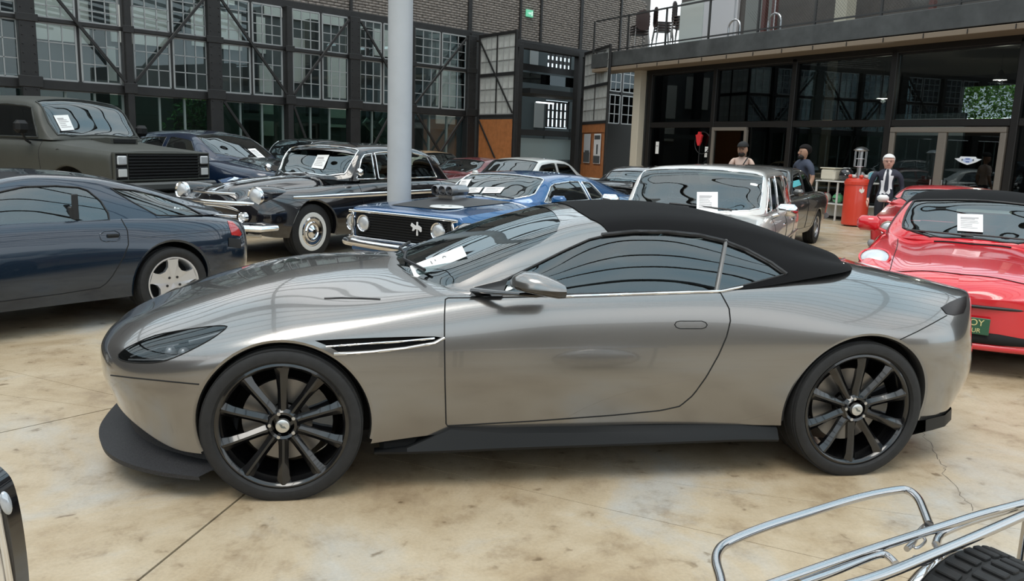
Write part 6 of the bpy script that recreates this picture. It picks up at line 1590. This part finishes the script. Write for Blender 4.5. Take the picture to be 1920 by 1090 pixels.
# ------------------------------------------------------------------ red gas stove, shelf table and what stands on it
def build_props():
    P = px_on_z(1600, 424)
    t = thing('gas_heater', 'red cylinder heater with a steel flue pipe in front of the shop glass', 'heater', (P[0], P[1], 0)); redm = mat('heater_red', (.62, .05, .025), .35, coat=.4)
    MB().lathe([(0, .03), (.27, .03), (.285, .05), (.285, 1.05), (.27, 1.10), (.20, 1.13), (0, 1.13)], 32, axis='z').build('cylinder', redm, t)
    for a in (0, 2.1, 4.2): MB().tube([(.2*math.cos(a), .2*math.sin(a), .05), (.23*math.cos(a), .23*math.sin(a), 0)], .02, 6).build('foot', BLACK, t)
    MB().lathe([(.285, .02), (.30, .03), (.30, .10), (.285, .11)], 32, axis='z', c=(0, 0, .95)).build('band', redm, t)
    for k in range(7):
        a = 2*PI*k/7; MB().ball((.18*math.cos(a), .18*math.sin(a), 1.17), (.05, .05, .045), 8, 6).build('valve', redm if k % 2 else mat('valve_pale', (.55, .5, .48), .5), t)
    MB().lathe([(.055, 1.1), (.055, 1.78), (.05, 1.78)], 20, axis='z').build('flue_pipe', STEEL, t)
    cg = MB()
    for k in range(10): a = 2*PI*k/10; cg.tube([(.13*math.cos(a), .13*math.sin(a), 1.40), (.13*math.cos(a), .13*math.sin(a), 1.76)], .008, 5)
    for z in (1.40, 1.58, 1.76): cg.tube([(.13*math.cos(a), .13*math.sin(a), z) for a in np.linspace(0, 2*PI, 16, endpoint=False)], .008, 5, closed=True)
    cg.build('flue_guard', STEEL, t); MB().lathe([(0, 1.86), (.10, 1.84), (.17, 1.78), (.165, 1.77), (0, 1.79)], 24, axis='z').build('flue_cowl', STEEL, t)
    d = np.array([CAM_P[0]-P[0], CAM_P[1]-P[1]]); a = math.atan2(d[1], d[0])+.35
    em = MB(); em.prism([(-.06, 0), (-.045, .06), (-.01, .03), (.015, .10), (.035, .03), (.06, .05), (.05, -.02), (0, -.05)], -.004, .004, 'y', Matrix.Translation((.29*math.cos(a), .29*math.sin(a), .84)) @ Matrix.Rotation(a+PI/2, 4, 'Z')); em.build('flame_mark', mat('mark_white', (.8, .75, .7), .6), t)
    # shelf table along the shop front
    q0 = C2+N2*.42; A = px_on_plane(1538, 380, q0, N2); B = px_on_plane(1641, 380, q0, N2); L = float(np.linalg.norm((B-A)[:2])); rz = math.atan2(B[1]-A[1], B[0]-A[0])
    wm = mat('table_white', (.55, .54, .52), .5)
    t = thing('shelf_table', 'white metal shelf table with helmets behind the red heater', 'table', (A[0], A[1], 0), rz)
    MB().box((L/2, 0, .99), (L, .55, .035), .006).build('table_top', wm, t); MB().box((L/2, 0, .42), (L-.1, .5, .03), .006).build('lower_shelf', wm, t); MB().box((L/2, .18, .25), (L-.12, .03, .32), .006).build('back_panel', mat('panel_grey', (.45, .45, .42), .6), t)
    for x in (.03, L*.42, L-.03):
        for y in (-.24, .24): MB().box((x, y, .49), (.04, .04, .98), .004).build('leg', wm, t)
    M = Matrix.Translation((A[0], A[1], 0)) @ Matrix.Rotation(rz, 4, 'Z')
    def on(x, y, z): v = M @ Vector((x, y, z)); return (v.x, v.y, v.z)
    b = thing('storage_bin', 'cream rounded storage bin on the white shelf table', 'bin', on(.26, 0, 1.0075), rz)
    MB().box((0, 0, .15), (.44, .36, .30), .05).build('tub', mat('cream_plastic', (.62, .58, .47), .5), b); MB().box((0, 0, .31), (.46, .38, .03), .012).build('lid', mat('cream_plastic'), b)
    def helmet(x, y, z, c1, c2, lab, r=.14):
        h = thing('helmet', lab, 'helmet', on(x, y, z+.005), rz); s = MB(); s.ball((0, 0, r*.95), (r*1.1, r*.95, r), 18, 12); s.V = [(v[0], v[1], max(v[2], .01)) for v in s.V]; s.build('shell', c1, h, 50)
        MB().box((0, -r*.78, r*.85), (r*1.25, r*.45, r*.42), r*.15).build('visor', mat('visor_dark', (.01, .012, .015), .08, coat=1.0), h); MB().box((0, 0, r*1.90), (r*.5, r*1.1, r*.12), r*.05).build('stripe', c2, h)
    W_, K_ = mat('helmet_white', (.72, .72, .72), .3, coat=.6), mat('helmet_black', (.012, .012, .013), .2, coat=.8)
    helmet(.70, 0, 1.0075, K_, W_, 'black and white helmet on the table top beside the cream bin', .17); helmet(1.06, .05, 1.0075, mat('helmet_grey', (.28, .28, .29), .3, coat=.6), K_, 'grey helmet on the table top behind the heater flue', .13)
    helmet(.16, 0, .435, mat('helmet_cream', (.60, .55, .48), .3, coat=.6), REDLENS, 'cream helmet at the end of the lower shelf', .13); helmet(.52, 0, .435, mat('helmet_green', (.10, .42, .18), .3, coat=.6), W_, 'green and white helmet on the lower shelf', .13); helmet(.86, 0, .435, mat('helmet_red', (.60, .14, .10), .3, coat=.6), W_, 'red and white helmet on the lower shelf by the heater', .13)
    s = thing('round_sign', 'small round cyan sign standing on the shelf table end', 'sign', on(L-.16, 0, 1.0075), rz)
    MB().lathe([(0, -.012), (.13, -.012), (.13, .012), (0, .012)], 28, M=TR((0, 0, .15))).build('disc', mat('sign_cyan', (.16, .42, .50), .5), s); MB().lathe([(.11, -.014), (.13, -.016), (.13, -.012)], 28, M=TR((0, 0, .15))).build('rim', wm, s); MB().box((0, 0, .01), (.12, .08, .02), .004).build('foot', wm, s)
build_props()
def build_shop_goods():
    # tree outside the far shop window
    def at2(px, py, y):
        q = C2-N2*y; P = px_on_plane(px, py, q, N2); return P
    c = at2(1858, 195, 10.5); t = thing('garden_tree', 'sunlit green tree seen through the far window of the shop', 'tree', (c[0], c[1], 0)); rnd = random.Random(4)
    MB().tube([(0, 0, 0), (.05, .02, 1.2), (0, .1, 2.4)], [.12, .10, .06], 8).build('trunk', mat('bark', (.12, .08, .05), .9), t)
    lf = MB()
    for i in range(5200):
        u = rnd.gauss(0, 1), rnd.gauss(0, 1), rnd.gauss(0, 1); n = math.sqrt(sum(q*q for q in u)); r = rnd.uniform(.55, 1)**.5
        p = Vector((u[0]/n*1.9*r, u[1]/n*1.2*r, 3.0+u[2]/n*1.5*r)); M = Matrix.Translation(p) @ Matrix.Rotation(rnd.uniform(0, 6.3), 4, (rnd.random()-.5, rnd.random()-.5, rnd.random()-.5)); s = rnd.uniform(.05, .10)
        lf.add([(-s, 0, 0), (0, -s*.5, 0), (s, 0, 0), (0, s*.5, 0)], [(0, 1, 2, 3)], M)
    me = bpy.data.meshes.new('leaves'); me.from_pydata(lf.V, [], lf.F); o = link('foliage', me, mat('leaf_green', (.16, .36, .045), .5, noise=.6, nscale=7), t); o['kind'] = 'stuff'
    # long pale model on a shelf, with a lit tube above; hanging lamps; red poster figure; papers; blue panel
    def hang(name, lab, cat, px, py, y): 
        P = at2(px, py, y); e = thing(name, lab, cat); e.matrix_world = M2 @ Matrix.Translation(M2.inverted() @ Vector(P)); return e
    e = hang('model_ship', 'long pale model ship on a dark shelf inside the upper shop window', 'model', 1435, 222, 1.6)
    MB().prism([(-.75, .0), (-.65, -.09), (.6, -.09), (.8, .02), (.5, .03), (-.7, .04)], -.10, .10).build('hull', mat('model_pale', (.62, .54, .42), .6), e); MB().box((-.2, 0, .08), (.6, .12, .10), .01).build('cabin', mat('model_pale'), e); MB().box((.3, 0, .10), (.5, .10, .08), .01).build('deck_house', mat('model_grey', (.40, .40, .38), .6), e); MB().box((0, 0, -.115), (2.2, .4, .05)).build('shelf', mat('shelf_dark', (.05, .05, .05), .6), e)
    for px, py, w in ((1422, 203, 1.1), (1372, 187, .35)):
        l = hang('strip_lamp', 'short glowing strip lamp hanging over the model ship' if w > 1 else 'small glowing lamp hanging near the model ship', 'lamp', px, py, 2.2)
        MB().box((0, 0, 0), (w, .08, .05), .01).build('tube', mat('strip_glow', (.8, .95, .95), .5, emit=(.75, .95, .95), es=1.6), l); MB().tube([(0, 0, .03), (0, 0, 1.2)], .006, 5).build('cord', BLACK, l)
    for px, py, wh in ((1655, 185, 'before the blue grey partition'), (1875, 150, 'by the window with the green tree'), (1450, 130, 'above the model ship')):
        l = hang('pendant_lamp', 'grey pendant lamp inside the shop, hanging '+wh, 'lamp', px, py, 3.0); l['group'] = 'pendant lamps in the shop'
        MB().lathe([(.03, .25), (.06, .2), (.16, 0), (.15, 0), (.05, .19)], 20, axis='z').build('shade', mat('shade_grey', (.30, .30, .29), .5), l); MB().tube([(0, 0, .2), (0, 0, 1.6)], .006, 5).build('cord', BLACK, l); MB().ball((0, 0, .03), .05, 10, 6).build('bulb', mat('bulb_glow', (1, .95, .85), .5, emit=(1, .93, .8), es=3.0), l)
        ld = bpy.data.lights.new('shop_fill_light', 'POINT'); ld.energy = 90; ld.color = (1, .9, .75); ld.shadow_soft_size = .06; lo = bpy.data.objects.new('shop_fill_light', ld); COL.objects.link(lo); lo.parent = l; lo.location = (0, 0, -.06)  # added fill light under each pendant, brightens the dark shop interior
    e = hang('wall_figure', 'red star-shaped figure on a dark ring inside the shop window', 'decoration', 1311, 263, -.06)
    MB().prism([(-.10, .05), (-.14, .15), (-.06, .18), (-.04, .26), (.04, .26), (.06, .18), (.15, .16), (.11, .05), (.09, -.06), (.03, -.17), (-.02, -.17), (-.09, -.05)], -.03, .03).build('figure', mat('figure_red', (.62, .03, .035), .5), e); MB().tube([(.34*math.cos(a)-.1, .05, .34*math.sin(a)-.08) for a in np.linspace(0, 2*PI, 24, endpoint=False)], .015, 6, closed=True).build('ring', BLACK, e); MB().tube([(0, .03, -.15), (0, .03, -1.5)], .015, 6).build('stand', BLACK, e)
    for px, py, w, h, lab in ((1230, 277, .16, .40, 'tall white paper on the shop glass beside the pale column'), (1323, 280, .16, .16, 'small white paper on the shop glass below the red figure'), (1321, 291, .11, .13, 'smallest white paper on the shop glass near the tan door frame')):
        P = at2(px, py, -.0); e = thing('paper_note', lab, 'paper'); e.matrix_world = M2 @ Matrix.Translation(M2.inverted() @ Vector(P)); bx('sheet', (w, .004, h), (0, .05, 0), PAPER, e)
        bx('print', (w*.7, .002, h*.1), (0, .047, h*.15), mat('grey_print', (.42, .40, .40), .8), e)
    e = hang('display_case', 'glass display box with a pale crumpled sheet inside the shop window', 'display', 1262, 278, .62); MB().box((0, 0, 0), (.75, .05, .75), .01).build('backing', mat('case_dark', (.05, .045, .04), .6), e); MB().prism([(-.25, -.22), (.22, -.26), (.26, .12), (.05, .26), (-.10, .05)], -.06, -.03).build('sheet', mat('case_sheet', (.32, .36, .34), .4), e); MB().box((0, 0, -1.0), (.5, .3, 1.2), .01).build('stand', mat('case_dark'), e)
    e = hang('blue_partition', 'matt blue grey partition board standing inside the shop', 'partition', 1720, 190, 5.5); e.location.z = 0
    MB().box((0, 0, 1.5), (3.2, .1, 3.0), .01).build('board', mat('partition_blue', (.07, .11, .13), .6), e)
    # green plant behind the left glazing
    q = C1-N1*1.4; P = px_on_plane(362, 205, q, N1); t = thing('potted_plant', 'bushy green potted plant behind the left glazed wall', 'plant', (P[0], P[1], 0))
    MB().lathe([(0, .01), (.20, .01), (.26, .45), (.23, .45), (.2, .4), (0, .4)], 20, axis='z').build('pot', mat('pot_dark', (.06, .06, .06), .5), t); MB().tube([(0, 0, .4), (.03, 0, 1.2), (0, .05, 2.0)], [.04, .03, .015], 6).build('stem', mat('bark'), t)
    lf = MB()
    for i in range(700):
        p = Vector((rnd.gauss(0, .26), rnd.gauss(0, .26), rnd.uniform(1.2, 2.55))); M = Matrix.Translation(p) @ Matrix.Rotation(rnd.uniform(0, 6.3), 4, (rnd.random()-.5, rnd.random()-.5, rnd.random()-.5)); s = rnd.uniform(.06, .12); lf.add([(-s, 0, 0), (0, -s*.35, .01), (s, 0, 0), (0, s*.35, .01)], [(0, 1, 2, 3)], M)
    me = bpy.data.meshes.new('leaves2'); me.from_pydata(lf.V, [], lf.F); o = link('foliage', me, mat('plant_green', (.09, .22, .05), .5, noise=.5, nscale=6), t); o['kind'] = 'stuff'
build_shop_goods()

# ------------------------------------------------------------------ chrome luggage rack with spare wheel, near corner
def build_rack():
    z = .60; g = lambda x, y, zz=z: Vector(px_on_z(x, y, zz))
    A, B = g(1465, 1090), g(1920, 945); ex = (B-A).normalized()
    t = thing('luggage_rack', 'chrome tube luggage rack in front of the spare wheel', 'rack', (A.x, A.y, 0)); o = Vector((A.x, A.y, 0))
    RC = mat('rack_chrome', (.50, .50, .51), .12, 1.0)
    def tube(P, r, nm, m=RC, n=10): return MB().tube([tuple(Vector(p)-o) for p in P], r, n).build(nm, m, t, 60)
    def cp(L, zz=z, n=5): return [px_on_z(p[0], p[1], zz) for p in curve_pts(L, n)]
    hoop = [(1362, 1150), (1352, 1090), (1343, 1056), (1347, 1034), (1368, 1016), (1430, 990), (1520, 961), (1610, 934), (1680, 920), (1704, 921), (1722, 936), (1733, 960), (1742, 984)]
    tube(cp(hoop), .0125, 'rack_hoop')
    tube(cp([(1300, 1150), (1465, 1090), (1640, 1029), (1770, 987), (1840, 965), (1930, 941)]), .0125, 'rack_rail'); tube(cp([(1400, 1150), (1620, 1090), (1760, 1036), (1930, 962)], .61), .0135, 'rack_rail')
    tube(cp([(1500, 1095), (1560, 1074), (1630, 1046), (1655, 1040), (1668, 1046), (1680, 1058)], .585), .010, 'inner_bar'); tube(cp([(1755, 1022), (1760, 1008), (1775, 996), (1830, 975), (1930, 946)], .585), .011, 'inner_bar')
    tube(cp([(1738, 984), (1722, 1000), (1712, 1018), (1700, 1030)], .57), .008, 'bracket', STEEL); tube(cp([(1705, 1005), (1716, 1028), (1735, 1016), (1728, 1004)], .57), .004, 'clip_wire', STEEL); tube(cp([(1715, 1045), (1728, 1058), (1748, 1050), (1745, 1038)], .56), .006, 'clip_wire', STEEL)
    for P in (g(1300, 1150), g(1400, 1150, .61), Vector(px_on_z(1930, 952, .6)), g(1362, 1150)): tube([tuple(P), (P.x, P.y, .012)], .012, 'rack_leg')
    # spare wheel standing under the rack, its cover turned away
    T = Vector(px_on_z(1858, 1052, .57)); yv = Vector((-ex.y, ex.x, 0))
    w = thing('spare_wheel', 'upright black spare tyre with chrome cover below the luggage rack', 'wheel', (T.x, T.y, 0), math.atan2(ex.y, ex.x))
    R = .285
    tm = tyre_mesh(R, .20, .17, 64, False); tm.build('tyre', RUBBER, w, 40).location = (0, 0, R)
    bk = MB()
    me = MB().box((0, 0, 0), (.020, .125, .012), .003).mesh('block'); me.materials.append(RUBBER)
    for k in range(44):
        a = 2*PI*k/44
        for yy in (-.037, .037):
            q = bpy.data.objects.new('tread_block', shared('trd', lambda: MB().box((0, 0, 0), (.026, .062, .012), .003).mesh('block'))); COL.objects.link(q); q.parent = w
            if not q.data.materials: q.data.materials.append(RUBBER)
            q.location = (R*math.cos(a), yy, R+R*math.sin(a)); q.rotation_euler = (0, PI/2-a, 0)
    MB().lathe([(0, .17), (.10, .17), (.19, .155), (.245, .13), (.268, .105), (.272, .085), (.25, .07)], 40, c=(0, 0, R)).build('wheel_cover', CHROME, w, 50); MB().lathe([(.19, .02), (.205, .07), (.0, .075)], 40, c=(0, 0, R)).build('rim', STEEL, w)
build_rack()

# ------------------------------------------------------------------ black and chrome tail of a neighbouring vehicle, near corner
def build_corner():
    D = 1.95; o = Vector(CAM_P+px_ray(20, 1000)[1]*D); 
    fw = Vector((AX[2][0], AX[2][1], 0)).normalized(); rt = Vector((fw.y, -fw.x, 0))
    t = thing('vehicle_tail', 'black tail fin with chrome edge and small lamp of a parked vehicle', 'car part', (o.x, o.y, 0), math.atan2(rt.y, rt.x))
    def loc(px, py):
        P = Vector(px_on_plane(px, py, tuple(o), tuple(-fw))); return ((P-o).dot(rt), P.z)
    out = [loc(*p) for p in curve_pts([(-70, 872), (-24, 880), (-8, 890), (6, 906), (16, 932), (26, 977), (34, 1030), (40, 1085), (43, 1140)], 3)]
    lo = out[-1]; P = out+[(lo[0]-.02, .0), (out[0][0]-.12, 0), (out[0][0]-.12, out[0][1])]
    MB().prism(P, -.02, .03).build('fin', mat('piano_black', (.006, .006, .008), .12, coat=1.0), t)
    e = [loc(*p) for p in curve_pts([(-8, 900), (4, 930), (14, 985), (24, 1040), (34, 1100)], 4)]
    MB().tube([(x, -.025, z) for x, z in e]+[(e[-1][0]+.01, -.025, .02)], .009, 8).build('chrome_edge', CHROME, t, 50)
    q = [loc(*p) for p in curve_pts([(-70, 920), (-6, 925), (3, 955), (12, 1005), (22, 1060), (28, 1100)], 4)]
    MB().prism(q+[(q[-1][0]-.01, .05), (q[0][0]-.05, .05)], -.035, -.02).build('chrome_panel', CHROME, t)
    c = loc(21, 937); MB().ball((0, 0, 0), (.012, .012, .030), 14, 10, TR((c[0], -.02, c[1]), ry=-.18)).build('marker_lamp', mat('lamp_clear', (.45, .48, .52), .1, .3, coat=1.0), t)
build_corner()
